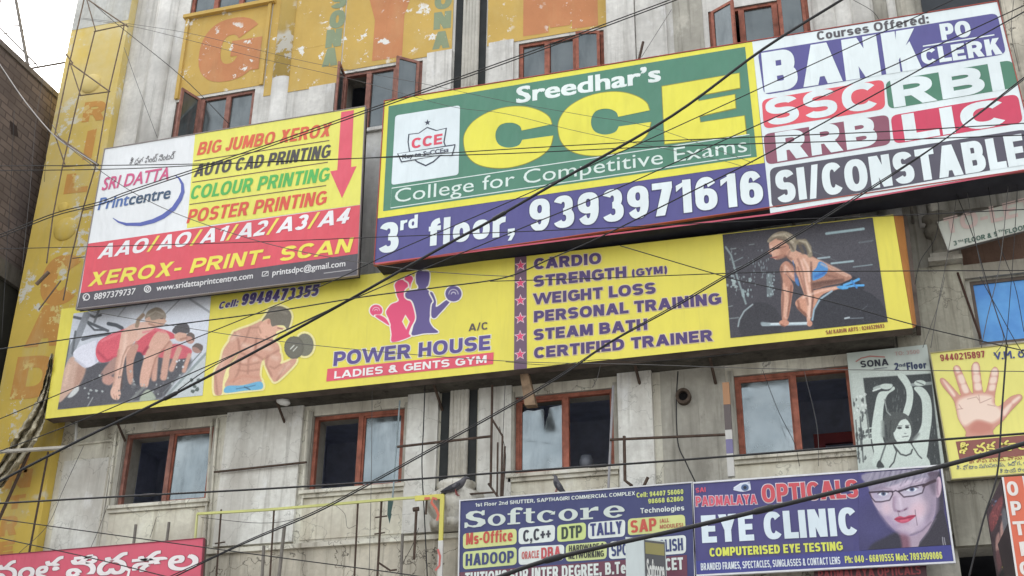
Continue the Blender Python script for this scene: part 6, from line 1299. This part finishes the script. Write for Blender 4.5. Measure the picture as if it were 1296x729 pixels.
cable([(-30, 652), (0, 657), (173, 681), (330, 702.5), (493, 724), (540, 731)], .0055, 'thin cable sloping down over the red board corner to the stripped frame', -3.5)
cable([(-30, 674), (0, 681), (110, 705), (200, 727), (240, 737)], .0055, 'thin cable sloping across the white Telugu letters', -3.7)
cable([(98, 391), (200, 409), (330, 429), (480, 445), (650, 457.5), (800, 461), (966, 466.5), (1130, 468.5), (1340, 470.5)], .0045, 'thin pale wire running along the bottom of the gym board', -1.1, 'cable_grey', -2.)
cable([(538, 484), (536, 540), (534, 589), (537, 650), (541, 735)], .008, 'dark hanging wire left of the slotted column', -.35, group=None)
cable([(471, 492), (470, 600), (467, 735)], .004, 'hair-thin wire hanging past the second lower window', -.4, 'cable_grey', group=None)
cable([(858, 470), (856, 510), (858, 560), (868, 585), (880, 610)], .008, 'dark wire curving down the wall beside the round vent', -.08, group=None)
cable([(1274, 440), (1268, 520), (1262, 600), (1244, 660), (1224, 740)], .009, 'dark drop wire down the palm-reading board', -2.4, group=None)
cable([(1289, 215), (1284, 300), (1278, 380), (1272, 450)], .004, 'thin wire hanging down past the to-let board', -.6, group=None)
cable([(1206, 235), (1232, 300), (1256, 380), (1276, 440)], .005, 'thin wire slanting over the left half of the blue window', -.6, group=None)
cable([(1240, 350), (1262, 390), (1290, 440), (1320, 480)], .0045, 'thin wire slanting over the right half of the blue window', -.7, group=None)
cable([(1212, 238), (1205, 290), (1196, 340), (1188, 380), (1178, 440)], .004, 'thin wire down the moulded column', -.45, 'cable_grey', group=None)
cable([(850, 12), (812, 72)], .004, 'thin stay wire to the short rod above the coaching board', -.5, 'cable_grey', group=None)
cable([(106, 564), (80, 620), (60, 665), (24, 700)], .004, 'thin wire slanting from the pale pipe to the red board', -.7, 'cable_grey', group=None)
cable([(136, 640), (125, 670), (114, 695)], .004, 'thin wire on the panel left of the first lower window', -.1, 'cable_grey', group=None)
cable([(198, 655), (194, 668), (190, 680)], .004, 'short cord hanging below the first lower window sill', -.06, 'cable_grey', group=None)

for k, (pts, r, y) in enumerate((
    ([(18, 140), (14, 230), (8, 330), (2, 430)], .004, -1.5), ([(58, 78), (46, 150), (38, 240), (28, 340)], .0035, -1.3), ([(74, 70), (62, 150), (56, 230)], .0035, -1.2),
    ([(1222, 232), (1240, 330), (1262, 400), (1270, 430), (1258, 450)], .004, -.6), ([(1250, 232), (1262, 300), (1284, 360), (1296, 420)], .004, -.65), ([(1276, 236), (1266, 330), (1250, 400), (1242, 440)], .0045, -.7),
    ([(1180, 240), (1188, 262), (1184, 300), (1165, 330), (1158, 360)], .004, -.5), ([(1196, 350), (1186, 390), (1168, 440)], .0035, -.4),
    ([(1080, 0), (1104, 14), (1116, 30)], .004, -.9), ([(1284, -8), (1280, 40), (1290, 90)], .004, -.5),
    ([(640, 458), (700, 462), (760, 455), (830, 457), (940, 447)], .004, -.7), ([(760, 462), (756, 478), (750, 490)], .004, -.5),
    ([(965, 468), (985, 520), (1005, 560), (1012, 590)], .0035, -.5), ([(1018, 470), (1034, 540), (1036, 590)], .003, -.5),
    ([(255, 655), (330, 662), (380, 655), (430, 632)], .0035, -.6), ([(420, 636), (436, 650), (440, 668), (452, 664)], .003, -.3),
    ([(510, 712), (522, 690), (530, 668)], .004, -.3), ([(640, 470), (637, 540), (634, 600)], .004, -.25), ([(632, 540), (640, 575), (637, 620)], .004, -.22))):
    cable(pts, r, 'loose hair-thin wire among the '+('left brick wall and pier', 'right bay and blue window', 'wall below the gym board')[0 if k < 3 else 1 if k < 10 else 2], y, 'cable_grey' if k % 2 else 'cable', group=['loose wires by the brick wall', 'loose wires on the right bay', 'loose wires on the lower wall'][0 if k < 3 else 1 if k < 10 else 2])
# cable ties and splices on the thick cables
